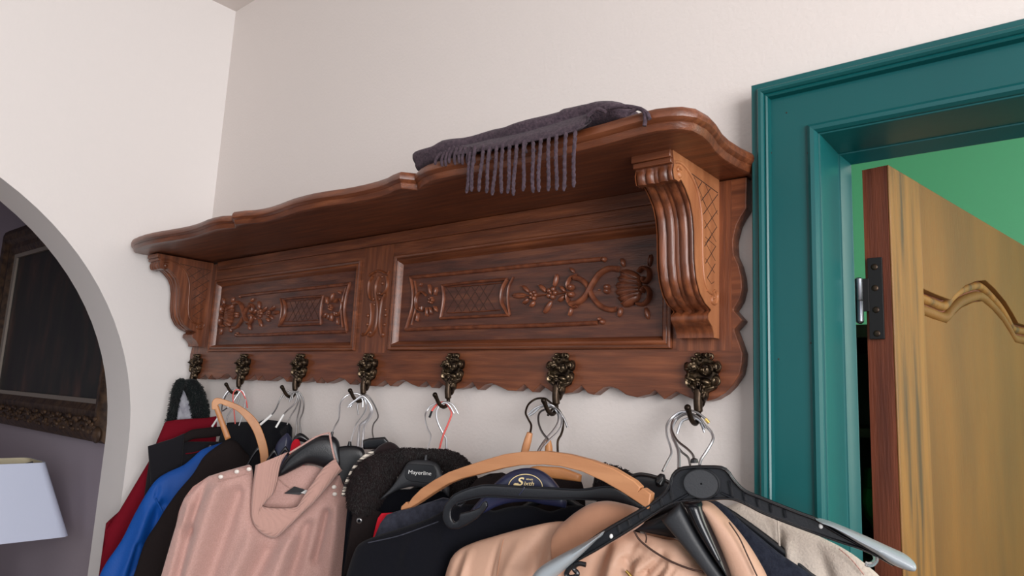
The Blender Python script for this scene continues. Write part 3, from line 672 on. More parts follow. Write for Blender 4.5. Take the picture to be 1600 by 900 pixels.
tas = [((430, 285), (400, 588)), ((485, 285), (457, 588)), ((525, 295), (500, 598)), ((572, 290), (550, 612)), ((612, 275), (598, 600)), ((658, 280), (645, 600)), ((705, 258), (683, 614)), ((752, 250), (745, 585)), ((812, 262), (812, 595)), ((863, 240), (845, 590)), ((915, 230), (908, 585)), ((965, 215), (962, 580)), ((1028, 200), (1010, 585)), ((1090, 190), (1072, 560)), ((400, 330), (372, 598))]
for (a, b) in tas:
    pts = []
    for i in range(23):
        t = i / 22; x = a[0] + (b[0] - a[0]) * t + 7 * math.sin(t * 5 + a[0]) * t; y = a[1] + (b[1] - a[1]) * t
        pts.append(s4(x, y, -0.2215 - .0015 * math.sin(t * 3.1)) + V((.0004 * math.sin(i * 2.6), 0, 0)))
    r = [.0024 * (1 + .13 * math.sin(i * 2.3)) for i in range(23)]; r[-1] = .0012
    MB().tube(pts, r, 8).build('tassel', M['scarf'], scarf)
sh = [((350, 285), (330, 400)), ((322, 285), (300, 410)), ((295, 290), (262, 400)), ((268, 300), (240, 420)), ((240, 320), (215, 420)), ((210, 330), (170, 410)), ((375, 290), (350, 410)), ((405, 290), (385, 410)), ((540, 300), (535, 375)), ((820, 270), (830, 325)), ((445, 300), (430, 400)), ((770, 260), (772, 330))]
for (a, b) in sh:
    pts = []
    for i in range(9):
        t = i / 8; x = a[0] + (b[0] - a[0]) * t - 14 * math.sin(t * 3.1); y = a[1] + (b[1] - a[1]) * t
        pts.append(s4(x, y, -0.2175))
    MB().tube(pts, [.0022] * 8 + [.0012], 8).build('tassel', M['scarf'], scarf)
for P_ in ([(1440, 70), (1500, 40), (1540, 60), (1550, 110), (1545, 155)], [(1290, 40), (1400, 25), (1500, 38), (1560, 70), (1580, 110)], [(1170, 90), (1230, 45), (1290, 60)], [(1290, 35), (1330, 25), (1440, 30)]):
    MB().tube(spline([s4(x, y, -0.2165) for x, y in P_]), .0024, 8).build('tassel', M['scarf'], scarf)

# ================================================================== painting and lamp in the side room
art = empty('framed_painting', (-1.1, WY, -0.285), 'large dark oil painting in a carved gilt frame seen through the arch', 'painting')
PLx, PRx, PB, PT = -1.64, -0.60, -0.142, 0.40
MB().box((PLx - .005, 0.006, PB - .005), (PRx + .005, 0.014, PT + .005)).build('canvas', M['paint'], art, smooth=False)
def frm(name, x0, x1, z0, z1, pr, mt, **k):
    rows = [[(x0 - d, y, z0 - d), (x1 + d, y, z0 - d), (x1 + d, y, z1 + d), (x0 - d, y, z1 + d)] for d, y in pr]
    MB().grid(rows, cv=True).build(name, mt, art, angle=30)
frm('frame_slip', PLx, PRx, PB, PT, [(0, .006), (0, -.002), (.014, -.006), (.014, .01)], M['slip'])
frm('gilt_frame', PLx - .014, PRx + .014, PB - .014, PT + .014, [(0, .006), (0, -.008), (.02, -.02), (.04, -.018), (.055, -.032), (.08, -.036), (.10, -.026), (.112, -.012), (.115, .021)], M['gilt'])
mb = MB()
for i in range(60):
    x = -1.72 + i * .0205
    for q in range(2):
        z = PB - .075 + .02 * math.sin(i * 1.7 + q * 2); mb.ball((x, -.036, z), V((.010, 0, .004 * math.sin(i))), V((0, .006, 0)), V((-.002, 0, .007)), 8, 6)
mb.ball((PRx + .1, -.03, PB - .1), V((.025, 0, 0)), V((0, .012, 0)), V((0, 0, .025)))
mb.build('frame_ornament', M['gilt'], art)
lamp = empty('table_lamp', (-0.70, -0.36, ZF), 'table lamp with tapered white rectangular shade and small blue sticker beyond the arch', 'lamp')
LXF = -0.58
bR, tR = onX(112, 832, LXF), onX(79, 727, LXF); bL = onX(0, 857, LXF); tL = onX(0, 724, LXF)
zb, zt3 = (bR.z + bL.z) / 2, (tR.z + tL.z) / 2
yR0, yR1 = bR.y, tR.y; LW = 0.40; cyl = yR0 - LW / 2; DXB, DXT = 0.22, 0.15
def rr_(cx, cy, hx, hy, r, z, k=8):
    o_ = []
    for (sx, sy, a0) in ((1, 1, 0), (-1, 1, 90), (-1, -1, 180), (1, -1, 270)):
        for i in range(k + 1):
            a = math.radians(a0 + 90 * i / k); o_.append((cx + sx * (hx - r) + r * math.cos(a), cy + sy * (hy - r) + r * math.sin(a), z))
    return o_
tw = LW / 2 - (yR0 - yR1) ; cxl = LXF - DXB / 2
outb, outt = rr_(cxl, cyl, DXB / 2, LW / 2, .03, zb), rr_(cxl, cyl, DXT / 2 + .01, tw, .025, zt3)
inb, int_ = rr_(cxl, cyl, DXB / 2 - .004, LW / 2 - .004, .03, zb), rr_(cxl, cyl, DXT / 2 + .006, tw - .004, .025, zt3)
shd = MB().grid([outb, outt, int_], cv=True).build('lamp_shade', M['shade'], lamp)
MB().grid([int_, inb, outb], cv=True).build('shade_lining', M['shadein'], shd)
MB().tube([(cxl, cyl - tw + .01, zt3 - .02), (cxl, cyl, zt3 - .035), (cxl, cyl + tw - .012, zt3 - .006)], .0025).build('shade_carrier', M['pin'], lamp)
sk = onX(36, 837.5, LXF)
st_o = V((LXF - .0085, sk.y, sk.z))
MB().box((LXF - .012, sk.y - .0085, sk.z - .006), (LXF - .004, sk.y + .0085, sk.z + .006)).build('sticker', M['sticker'], shd, bevel=.001)
MB().ball((LXF - .0040, sk.y - .0005, sk.z), V((.0004, 0, 0)), V((0, .0035, 0)), V((0, 0, .0042))).build('sticker_mark', mat('pale_blue_mark', (120, 170, 235), .4), shd)
rows = [[(cxl + r * math.cos(2 * PI * k / 20), cyl + r * math.sin(2 * PI * k / 20), z) for k in range(20)] for r, z in ((.075, -1.04), (.075, -1.02), (.02, -1.0), (.035, -.9), (.07, -.8), (.05, -.7), (.015, -.66), (.010, -.64), (.010, zt3 - .036))]
MB().grid(rows, cv=True, caps=True).build('lamp_base', M['white'], lamp)
lamp.location.z = -1.04
for ch in lamp.children: ch.location.z += ZF + 1.04
tb = empty('side_table', (cxl, cyl, ZF), 'small dark side table under the white-shaded lamp', 'table')
MB().box((cxl - .2, cyl - .2, -1.07), (cxl + .2, cyl + .2, -1.041)).build('table_top', M['cab'], tb, bevel=.003)
for sx in (-1, 1):
    for sy in (-1, 1): MB().box((cxl + sx * .17 - .015, cyl + sy * .17 - .015, ZF), (cxl + sx * .17 + .015, cyl + sy * .17 + .015, -1.0701)).build('leg', M['cab'], tb, bevel=.002)

# ================================================================== garments
def garment(name, pl, out, material, label, cat, T=0.022, hem=-0.95, R=0.05, folds=(), amp=0.006, fq=16, seed=0, flare=0.0, back=0.6, base_parent=None, off=0.0, nc=110, nr=64, k=5, sub=False):
    """cloth body hanging in plane pl; its top edge follows out (seen in the photo), its front and back bulge by T"""
    if k: out = sp2(out, k)
    P3 = [pl.hit(x, y, off) for x, y in out]; P2 = [pl.loc(p) for p in P3]
    us = [p[0] for p in P2]; u0, u1 = min(us), max(us)
    def topz(u):
        best = None
        for (a, za), (b, zb_) in zip(P2, P2[1:]):
            if (a <= u <= b) or (b <= u <= a):
                z = za if abs(b - a) < 1e-9 else za + (zb_ - za) * (u - a) / (b - a)
                if best is None or z > best: best = z
        return best if best is not None else P2[0][1]
    zmax = max(p[1] for p in P2)
    ustep = [u0 + (u1 - u0) * (0.5 - 0.5 * math.cos(PI * i / (nc - 1))) * 0.35 + (u1 - u0) * i / (nc - 1) * 0.65 for i in range(nc)]
    tops = [topz(u) for u in ustep]
    poly_ = P2
    def dist(u, z):
        d = 1e9
        for (a, za), (b, zb_) in zip(poly_[::2], poly_[2::2] or poly_[1:]):
            dx, dz = b - a, zb_ - za; L = dx * dx + dz * dz
            t = 0 if L < 1e-12 else max(0, min(1, ((u - a) * dx + (z - za) * dz) / L)); qx, qz = a + dx * t - u, za + dz * t - z
            d = min(d, qx * qx + qz * qz)
        d = math.sqrt(d)
        return min(d, abs(u - u0) + (0 if z > min(P2[0][1], P2[-1][1]) else 0), 10)
    fl = [(pl.loc(pl.hit(a[0], a[1], off)), pl.loc(pl.hit(b[0], b[1], off)), w_, h_) for a, b, w_, h_ in folds]
    F = []; B = []; um = (u0 + u1) / 2
    for i, u in enumerate(ustep):
        fr = []; bk = []
        zt_ = tops[i]
        for j in range(nr):
            t = (j / (nr - 1)) ** 1.6; z = zt_ + (hem - zt_) * t
            d = dist(u, z); d = min(d, u - u0 + 1e-4, u1 - u + 1e-4) if z < min(P2[0][1], P2[-1][1]) + .02 else d
            if j == 0 or i == 0 or i == nc - 1: d = 0
            q = min(1, d / R); th = T * math.sqrt(max(0, 1 - (1 - q) ** 2))
            g = noise.noise(V((u * fq + seed, z * 2.0, seed * 1.7))) * amp + noise.noise(V((u * fq * 2.3 + seed, z * 3.5, 5 + seed))) * amp * .45
            g *= q * min(1, (zmax - z) / .12 + .25)
            for (a, b, w_, h_) in fl:
                dx, dz = b[0] - a[0], b[1] - a[1]; L = dx * dx + dz * dz; tt = ((u - a[0]) * dx + (z - a[1]) * dz) / L; tc_ = max(0, min(1, tt))
                dd_ = math.hypot(a[0] + dx * tc_ - u, a[1] + dz * tc_ - z); g += 1.5 * h_ * math.exp(-(dd_ / w_) ** 2) * min(1, q * 1.5) * (1 if tt < 1 else max(0, 1 - (tt - 1) * .2))
            uu = u + flare * (u - um) * t
            fr.append(pl.at(uu, z, off + th + g)); bk.append(pl.at(uu, z, off - th * back + g * .4))
        F.append(fr); B.append(bk)
    mb_ = MB(); mb_.grid(F); mb_.grid(B)
    if base_parent is not None: return mb_.build(name, material, base_parent, angle=85)
    o_ = mb_.build(name, material, angle=85); 
    if label: tag(o_, label, cat)
    return o_
def surf_tube(pl, px, r, off, mtl, name, parent):
    return MB().tube(spline([pl.hit(x, y, off) for x, y in px]), r, 8).build(name, mtl, parent)
def cloth(name, pl, px, label, cat):
    c = pl.hit(px[0], px[1]); return empty(name, (c.x, c.y, -0.95), label, cat)
def fur_on(mb, pl, tops, bots, depth, count, ln, off=0.0, seed=1):
    rnd = random.Random(seed); T = resample([pl.hit(x, y, off) for x, y in tops], 60); Bq = resample([pl.hit(x, y, off) for x, y in bots], 60)
    for _ in range(count):
        i = rnd.uniform(0, 58.99); k_ = int(i); f_ = i - k_; t = T[k_].lerp(T[k_ + 1], f_); b = Bq[k_].lerp(Bq[k_ + 1], f_)
        a = rnd.uniform(-.62 * PI, .62 * PI); h = (t - b) / 2; c = (t + b) / 2
        up = math.sin(a * .8); fr = math.cos(a * .8)
        p = c + h * up * .97 + pl.n * depth * fr * .97
        nrm = (h.normalized() * up + pl.n * fr + V((rnd.uniform(-.6, .6), rnd.uniform(-.6, .6), rnd.uniform(-.9, .2)))).normalized()
        L = ln * rnd.uniform(.5, 1.2); sd = nrm.cross(V((rnd.uniform(-1, 1), rnd.uniform(-1, 1), rnd.uniform(-1, 1)))).normalized() * .0005
        o_ = len(mb.v); tip = p + nrm * L + V((0, 0, -L * .35))
        mb.v += [tuple(p - sd), tuple(p + sd), tuple(p + nrm * L * .6 + sd * .6), tuple(tip)]; mb.f += [(o_, o_ + 1, o_ + 2), (o_, o_ + 2, o_ + 3)]
def lensobj(name, pl, tops, bots, depth, material, parent, sq=2.0, off=0.0, N=32, taper=True, bevel=0, smoothpts=0, angle=50):
    if smoothpts: tops = sp2(tops, smoothpts); bots = sp2(bots, smoothpts)
    return MB().lens([pl.hit(x, y, off) for x, y in tops], [pl.hit(x, y, off) for x, y in bots], pl.n, depth, sq, N, taper=taper).build(name, material, parent, angle=angle)

# ---- hook 0: fur-trimmed hood
pl = PL(0.003, -0.07, 74)
g = cloth('hooded_coat', pl, (295, 660), 'black-green fur-trimmed hood with pale grey lining on the leftmost hook', 'coat')
garment('coat_body', pl, [(262, 668), (270, 640), (284, 612), (300, 600), (318, 618), (330, 655), (334, 700)], M['gfur'], None, None, T=.02, base_parent=g, nc=60, nr=40, off=-.012, hem=-0.9)
lensobj('hood_lining', pl, [(266, 668), (276, 628), (286, 606), (296, 628), (304, 668)], [(266, 690), (276, 690), (286, 690), (296, 690), (304, 690)], .004, M['grey'], g, off=.010)
for tp, bt, sd in (([(257, 668), (264, 640), (268, 612), (275, 595), (284, 591), (292, 595)], [(270, 668), (275, 645), (281, 620), (285, 608), (288, 604), (292, 603)], 3), ([(286, 596), (296, 592), (306, 593), (316, 605), (324, 630), (331, 668)], [(286, 606), (290, 610), (294, 622), (298, 640), (302, 655), (306, 668)], 4)):
    o = lensobj('fur_trim', pl, tp, bt, .016, M['gfur'], g, off=.014, smoothpts=3)
    mb = MB(); fur_on(mb, pl, tp, bt, .016, 1500, .006, off=.014, seed=sd); mb.build('fur_pile', M['gfur'], o, smooth=False)['kind'] = 'stuff'
# ---- hook 1: red, black vest, blue jacket
pl = PL(0.055, -0.075, 74)
garment('red_sweater', pl, [(150, 930), (157, 900), (166, 829), (164.4, 819), (186, 799), (202, 772), (233, 720), (246, 687), (258, 659), (274, 656), (300, 654), (323, 653), (338, 650), (345, 665), (350, 700)], M['red'], 'dark red knitted sweater squeezed between the arch and the blue jacket', 'sweater', T=.014, k=0, seed=2, hem=-.85, R=.03)
pl = PL(0.105, -0.085, 73)
g = cloth('black_vest', pl, (290, 760), 'black wool vest with a wide flat collar flap over the red sweater', 'vest')
garment('vest_body', pl, [(222, 800), (230, 740), (235, 706), (260, 696), (285, 690), (320, 690), (350, 690), (390, 690), (396, 740)], M['blackv'], None, None, T=.014, base_parent=g, k=0, seed=3, hem=-.8)
lensobj('collar_flap', pl, [(231, 697), (250, 691), (270, 685), (288, 677)], [(236, 760), (254, 752), (270, 740), (284, 728)], .006, M['blackv'], g, off=.018, sq=3)
lensobj('collar_stand', pl, [(284, 680), (300, 671), (325, 668), (352, 666), (392, 660)], [(287, 692), (302, 686), (326, 684), (352, 680), (392, 676)], .008, M['bbrown'], g, off=.014, sq=2.5)
surf_tube(pl, [(290, 709), (305, 707), (318, 703)], .0012, .020, M['red'], 'red_piping', g)
pl = PL(0.175, -0.10, 71)
g = cloth('blue_jacket', pl, (260, 800), 'bright royal blue softshell jacket between a black jacket and a red sweater', 'jacket')
garment('jacket_body', pl, [(140, 940), (156, 898), (168, 876), (190, 844), (210, 804), (228, 772), (244, 750), (262, 738), (286, 727), (300, 716), (315, 703), (335, 695), (352, 690), (366, 684), (386, 686), (398, 700), (402, 730)], M['blue'], None, None, T=.020, base_parent=g, k=4, seed=4,
        folds=[((246, 760), (243, 775), .004, -.006), ((246, 780), (256, 806), .006, .006), ((250, 790), (215, 890), .012, -.01), ((225, 800), (190, 900), .01, .006), ((215, 850), (200, 910), .006, -.006)], amp=.008, hem=-.85)
lensobj('jacket_collar', pl, [(355, 688), (368, 684), (382, 684), (396, 689)], [(360, 698), (370, 697), (382, 697), (396, 698)], .01, M['blue'], g, off=.012)
surf_tube(pl, [(243, 779), (250, 792), (257, 806)], .0018, .024, M['blue'], 'shoulder_seam', g)
# ---- black-brown jacket
pl = PL(0.26, -0.115, 68)
g = cloth('black_brown_jacket', pl, (300, 800), 'plain black-brown cotton jacket between the blue jacket and the pink sweater', 'jacket')
garment('jacket_body', pl, [(196, 930), (210, 896), (226, 848), (246, 816), (258, 796), (278, 768), (302, 740), (319, 713), (345, 693), (359, 687), (372, 692), (384, 706), (400, 716), (425, 728), (440, 760)], M['bbrown'], None, None, T=.018, base_parent=g, k=4, seed=5, hem=-.85, amp=.005)
# ---- black garment behind, hooks 1-2
pl = PL(0.30, -0.004, 0)
garment('black_coat', pl, [(336, 710), (342, 690), (350, 664), (358, 660), (385, 659), (404, 661), (413, 655), (430, 657), (452, 661), (455, 669), (437, 673), (431, 685), (450, 705), (470, 720), (480, 760)], M['blackf'], 'black coat with a thick folded collar behind the wooden hoop hanger', 'coat', T=.009, amp=.003, k=0, seed=6, hem=-.85)
pl = PL(0.45, -0.035, 56)
garment('navy_cardigan', pl, [(426, 730), (430, 700), (436, 688), (444, 680), (450, 677), (458, 690), (464, 708), (470, 740)], M['navyp'], 'small visible dome of a navy garment between the black coat and pink sweater', 'cardigan', T=.012, k=4, hem=-.85, nc=60, nr=40)
pl = PL(0.53, -0.03, 50)
garment('red_blouse', pl, [(450, 730), (454, 700), (458, 689), (464, 686), (469, 692), (476, 730)], M['bred'], 'sliver of bright red-pink blouse behind the pink sweater shoulder', 'blouse', T=.008, k=4, hem=-.8, nc=40, nr=30)

# ---- pink sweater on hook 3
pl = PL(0.665, -0.13, 48)
pk = cloth('pink_sweater', pl, (430, 850), 'dusty pink knitted sweater with a wide funnel collar and pearl shoulder buttons', 'sweater')
topo = [(240, 935), (254.5, 898), (274.7, 823), (281, 798), (287.5, 779), (304, 759), (326, 744), (345, 738), (370, 731), (390, 725), (399, 727), (395, 760), (393, 790), (394, 812), (402, 829), (414, 837), (429, 841), (446, 827), (470, 805), (492, 785), (517, 756), (532, 737), (538.7, 753), (545, 780), (549, 800), (545, 823), (542, 856), (540.5, 893), (541, 930)]
# body: columns are upright, so the neck notch is the low part of the outline
def body_out():
    return [(240, 935), (254.5, 898), (274.7, 823), (281, 798), (287.5, 779), (304, 759), (326, 744), (345, 738), (370, 731), (388, 726), (394, 729), (397, 770), (404, 815), (415, 832), (429, 838), (446, 824), (470, 802), (492, 782), (512, 757), (524, 738), (532, 738), (538.7, 753), (545, 780), (549, 800), (551, 830), (551, 870), (551, 930)]
FO = [(a, b, w_ * 1.35, h_ * 1.25) for a, b, w_, h_ in [((322, 752), (296, 830), .006, -.010), ((296, 830), (280, 900), .008, -.010), ((345, 760), (300, 900), .010, .008), ((375, 770), (330, 900), .010, -.009), ((400, 830), (365, 905), .010, .008), ((425, 850), (395, 905), .010, -.010), ((455, 840), (430, 905), .010, .008), ((480, 820), (455, 905), .009, -.009), ((512, 800), (495, 870), .006, -.010), ((530, 790), (515, 900), .008, .006), ((300, 790), (272, 900), .006, .006)]]
garment('sweater_body', pl, body_out(), M['pink'], None, None, T=.022, base_parent=pk, k=0, seed=8, folds=FO, amp=.004, R=.035, hem=-.75, nc=150, nr=90)
# back of the neck, seen through the opening
garment('back_neck', pl, [(400, 815), (408, 795), (422, 770), (434, 745), (450, 735), (470, 728), (490, 728), (505, 735), (512, 750), (513, 765)], M['tan'] if False else M['pink'], None, None, T=.004, base_parent=pk, k=4, off=-.016, hem=-.45, nc=40, nr=24, amp=.001)
# collar band
prs = [((450, 706), (399, 727)), ((442, 718), (397, 742)), ((437, 731), (395, 757)), ((433, 752), (393, 775)), ((427.5, 770), (392, 793)), ((418, 781), (393, 810)), ((410, 789), (399, 824)), ((419, 793), (412, 836)), ((440, 794), (429, 841)), ((455, 793.5), (446, 828)),
       ((464, 791), (464, 811)), ((470, 783), (477, 798)), ((478, 770), (490, 786)), ((490, 753), (506, 768)), ((502, 735), (517, 755)), ((511, 726), (527, 743)), ((524, 716), (535, 735))]
I3 = spline([pl.hit(x, y, .020) for (x, y), _ in prs], 5); O3 = spline([pl.hit(x, y, .024) for _, (x, y) in prs], 5)
rows = []
for i in range(len(I3)):
    row = [O3[i] - pl.n * .006]
    for j in range(11):
        t = j / 10; row.append(O3[i].lerp(I3[i], t) + pl.n * (.005 * math.sqrt(max(0, 1 - (1 - min(1, t * 4)) ** 2)) + .003 * math.sin(PI * t)))
    row.append(I3[i] + pl.n * .001); row.append(I3[i] - pl.n * .004); row.append(O3[i].lerp(I3[i], .8) - pl.n * .006)
    rows.append(row)
cb = MB().grid(rows).build('funnel_collar', M['pinkrib'], pk, angle=85)
for px in ((345, 745), (370, 737), (389, 733), (522, 761), (523, 772)):
    c = pl.hit(px[0], px[1], .026); MB().ball(c, pl.d * .0042, V((0, 0, .0036)), pl.n * .0018).build('button', M['button'], pk)
surf_tube(pl, [(452, 708), (470, 697), (495, 682), (515, 676)], .0016, .016, M['pink'], 'hanging_loop', pk)
surf_tube(pl, [(515, 676), (517, 690), (520, 705), (524, 720)], .0018, .020, M['pink'], 'hanging_loop', pk)
surf_tube(pl, [(436, 748), (445, 757), (456, 764)], .0008, -.010, M['pinkrib'], 'neck_seam', pk)
lb = MB().prism([pl.hit(444, 771, -.008), pl.hit(460, 760, -.006), pl.hit(474, 764, -.006), pl.hit(480, 768, -.006), pl.hit(468, 773, -.006)], pl.n * .0015).build('size_label', M['label'], pk, smooth=False); lb['label'] = 'small black satin size label'
MB().prism([pl.hit(470, 770, -.004), pl.hit(478, 765, -.004), pl.hit(483, 767, -.004), pl.hit(477, 772, -.004)], pl.n * .001).build('white_tab', M['white'], pk, smooth=False)
surf_tube(pl, [(341, 752), (370, 745), (393, 738)], .0006, .024, M['pinkrib'], 'shoulder_seam', pk)

# ---- dark garments at hook 3
pl = PL(0.745, -0.02, 46)
garment('black_jacket', pl, [(520, 780), (528, 740), (538, 728), (556, 725), (580, 712), (600, 710), (620, 740)], M['blackf'], 'black jacket mostly hidden between the pink sweater and the fur-collared coat', 'jacket', T=.010, k=4, hem=-.85)

# ---- fur-collared coat, hook 4
pl = PL(0.90, -0.085, 40)
fc = cloth('fur_collared_coat', pl, (620, 830), 'black coat with a thick dark brown fur collar around a dark grey hanger', 'coat')
garment('coat_body', pl, [(530, 930), (540, 880), (545, 820), (543, 785), (560, 770), (600, 765), (650, 764), (700, 768), (740, 760), (760, 790)], M['blackf'], None, None, T=.014, base_parent=fc, k=0, seed=10, hem=-.85, off=-.012)
tpf = [(546, 792), (544, 768), (552, 738), (570, 719), (600, 705), (628, 701), (660, 702), (698, 703), (717, 709), (733, 723), (744, 745), (746, 775)]
btf = [(572, 806), (584, 800), (594, 786), (606, 768), (620, 742), (638, 722), (656, 717), (678, 720), (692, 730), (700, 745), (706, 762), (708, 780)]
o = lensobj('fur_collar', pl, tpf, btf, .018, M['fur'], fc, off=.006, smoothpts=3)
mb = MB(); fur_on(mb, pl, tpf, btf, .018, 16000, .0055, off=.006, seed=11); mb.build('fur_pile', M['fur'], o, smooth=False)['kind'] = 'stuff'
lensobj('hood_edge', pl, [(584, 706), (592, 697), (606, 690), (618, 694), (626, 702)], [(586, 712), (596, 712), (606, 712), (618, 712), (626, 712)], .008, M['fur'], fc, off=-.004, smoothpts=3)
surf_tube(pl, [(536, 775), (541, 756), (553, 732), (567, 716), (582, 706), (590, 704)], .0032, -.006, M['cream'], 'corded_trim', fc)
lensobj('front_facing', pl, [(552, 798), (575, 792), (596, 800)], [(536, 900), (560, 890), (580, 850)], .004, M['bbrown'], fc, off=.012, sq=3)
c = pl.hit(561.5, 813.6, .018); b = MB().ball(c, pl.d * .0052, V((0, 0, .0052)), pl.n * .0018).build('snap_button', M['dsteel'], fc); MB().ball(c + pl.n * .001, pl.d * .0028, V((0, 0, .0028)), pl.n * .0016).build('button_centre', M['blackf'], b)

# ---- red and charcoal behind the black coat
pl = PL(0.985, -0.10, 36)
garment('red_jacket', pl, [(578, 870), (583, 838), (590, 810), (596, 802), (610, 801), (640, 800), (660, 830)], M['bred'], 'bright red jacket peeping out left of the charcoal shoulder', 'jacket', T=.008, k=0, hem=-.8, nc=60, nr=36)
pl = PL(1.0, -0.115, 36)
garment('charcoal_jacket', pl, [(580, 880), (586, 838), (594, 818), (604.6, 804), (625.6, 797), (650, 791), (672, 784), (693, 777), (712, 781), (740, 800), (770, 830)], M['char'], 'charcoal grey wool jacket shoulder under the left end of the large wooden hanger', 'jacket', T=.012, k=0, hem=-.8, seed=3)
# ---- dark clothes and brown fur seen above the bar
pl = PL(1.07, -0.035, 30)
o = garment('black_hooded_coat', pl, [(715, 790), (730, 765), (745, 748), (765, 740), (785, 738), (800, 745), (830, 750), (870, 747), (905, 745), (915, 735), (935, 724), (950, 727), (960, 760), (985, 790)], M['bbrown'], 'black coat at the back, showing under the left half of the large beech hanger', 'coat', T=.010, k=0, hem=-.85)
pl = PL(1.27, -0.03, 26)
g = cloth('brown_fur_coat', pl, (960, 760), 'brown fur collar peeping out above the right end of the large wooden hanger', 'coat')
tq, bq = [(932, 724), (945, 724), (960, 728), (975, 733), (988, 740), (1000, 752)], [(925, 770), (940, 790), (955, 800), (970, 800), (985, 800), (1000, 800)]
o = lensobj('fur_collar', pl, tq, bq, .012, M['fur'], g)
mb = MB(); fur_on(mb, pl, tq, bq, .012, 1500, .006, seed=13); mb.build('fur_pile', M['fur'], o, smooth=False)['kind'] = 'stuff'

# ---- big black coat, hook 5
pl = PL(1.12, -0.13, 30)
bc = cloth('large_black_coat', pl, (700, 860), 'large plain black wool coat under the curled black bar hanger', 'coat')
garment('coat_body', pl, [(530, 940), (541, 902), (550, 872), (560, 851), (583.7, 839), (614, 829), (645, 819), (675, 808), (693, 798), (715, 790), (745, 788), (770, 798), (795, 792), (830, 790), (860, 799), (890, 790), (930, 792), (960, 800), (1000, 830)], M['blackf'], None, None, T=.020, base_parent=bc, k=4, seed=14, hem=-.85, folds=[((655, 815), (640, 870), .006, .003), ((700, 830), (690, 900), .01, .004)])
surf_tube(pl, [(575, 848), (620, 838), (655, 826), (685, 815)], .0007, .021, M['char'], 'shoulder_seam', bc)

# ---- hook 6: greige sweater, navy sweater, beige padded coat
pl = PL(1.40, -0.035, 4)
gs = cloth('greige_sweater', pl, (1230, 860), 'pale greige knitted sweater hanging rightmost, against the teal door frame', 'sweater')
garment('sweater_body', pl, [(1100, 840), (1120, 800), (1140, 790), (1160, 786), (1190, 796), (1215, 807), (1249, 823), (1284.5, 840), (1311, 853), (1334, 867), (1355.6, 884), (1373, 899), (1392, 925), (1400, 960)], M['greige'], None, None, T=.016, base_parent=gs, k=4, seed=15, hem=-.8, R=.04,
        folds=[((1222, 830), (1226, 880), .006, -.008), ((1235, 850), (1240, 900), .008, .005), ((1280, 850), (1300, 910), .008, -.006)], amp=.004)
surf_tube(pl, [(1215, 808), (1216.5, 835), (1219, 862)], .0012, .0165, M['greige'], 'sleeve_seam', gs)
surf_tube(pl, [(1311, 857), (1330, 874), (1350, 898)], .0008, .014, M['pinkrib'], 'shoulder_seam', gs)
pl = PL(1.40, -0.075, 8)
garment('navy_sweater', pl, [(1090, 850), (1100, 800), (1115, 784), (1135, 793), (1158.5, 815), (1192, 843), (1217.6, 864), (1240, 879), (1267, 898), (1280, 920), (1285, 960)], M['navy'], 'dark navy ribbed sweater between the beige coat and the greige sweater', 'sweater', T=.014, k=4, seed=16, hem=-.8)
pl = PL(1.38, -0.115, 14)
bg = cloth('beige_coat', pl, (900, 880), 'peach beige padded coat with gathered collar seam hanging in front at right', 'coat')
garment('coat_body', pl, [(684, 960), (690, 925), (697, 900), (706, 872), (720, 857), (745, 846), (765, 840), (785.7, 834), (823, 824), (860, 816), (884, 815), (920, 820), (955, 826), (985, 829), (1005, 834), (1040, 843), (1063, 847), (1085, 872), (1107, 902), (1115, 940)], M['beige'], None, None, T=.024, base_parent=bg, k=4, seed=17, hem=-.8, nc=150, nr=90,
        folds=[((787, 842), (776, 900), .003, -.003), ((858, 820), (840, 905), .010, -.010), ((885, 818), (875, 870), .008, .006), ((820, 850), (800, 905), .008, .004), ((1000, 845), (985, 870), .004, -.006), ((1020, 850), (1003, 880), .004, .005), ((1040, 862), (1015, 890), .004, -.006), ((1055, 872), (1040, 905), .004, .005), ((1004, 850), (985, 862), .003, .004), ((1014, 860), (990, 880), .003, -.005), ((1028, 868), (1000, 892), .003, .005), ((1048, 880), (1030, 905), .003, -.005), ((1066, 886), (1054, 905), .003, .005), ((900, 830), (880, 900), .008, -.006), ((730, 862), (718, 905), .005, -.005), ((742, 858), (736, 905), .005, .005), ((975, 842), (962, 900), .010, .008), ((955, 850), (935, 905), .008, -.008)], amp=.005)
surf_tube(pl, [(787, 842), (782, 865), (776, 905)], .0006, .0255, M['tan'], 'sleeve_seam', bg)
# raised suede-look shoulder hump
lensobj('rolled_collar', pl, [(866, 835), (876, 820), (888, 810), (903, 798), (924, 786), (947, 783), (970, 787), (990, 793), (1003, 803)], [(868, 880), (880, 890), (895, 884), (915, 872), (935, 861), (955, 849), (975, 838), (992, 828), (1005, 818)], .024, M['tan'], bg, off=.014, smoothpts=4, N=60, sq=2.4)
o = garment('back_collar', pl, [(1000, 838), (1012, 832), (1030, 834), (1055, 842), (1080, 860), (1100, 885), (1112, 910)], M['tan'], None, None, T=.006, base_parent=bg, k=4, off=-.02, hem=-.5, nc=50, nr=30, amp=.002)
lensobj('right_collar', pl, [(1098, 782), (1115, 790), (1140, 814), (1165, 845), (1185, 876), (1200, 905), (1210, 940)], [(1093, 788), (1103, 806), (1116, 835), (1129, 868), (1140, 902), (1150, 925), (1158, 950)], .020, M['beige'], bg, smoothpts=4, sq=2.2, N=50, off=.012)
surf_tube(pl, [(1139, 816), (1155, 840), (1168, 868), (1183, 900)], .0008, .034, M['groove'], 'collar_seam', bg)
surf_tube(pl, [(991, 830), (998, 842), (1011, 854), (1030, 867), (1050, 878), (1075, 888), (1095, 893), (1105, 895)], .0012, .0265, M['groove'], 'gathered_seam', bg)
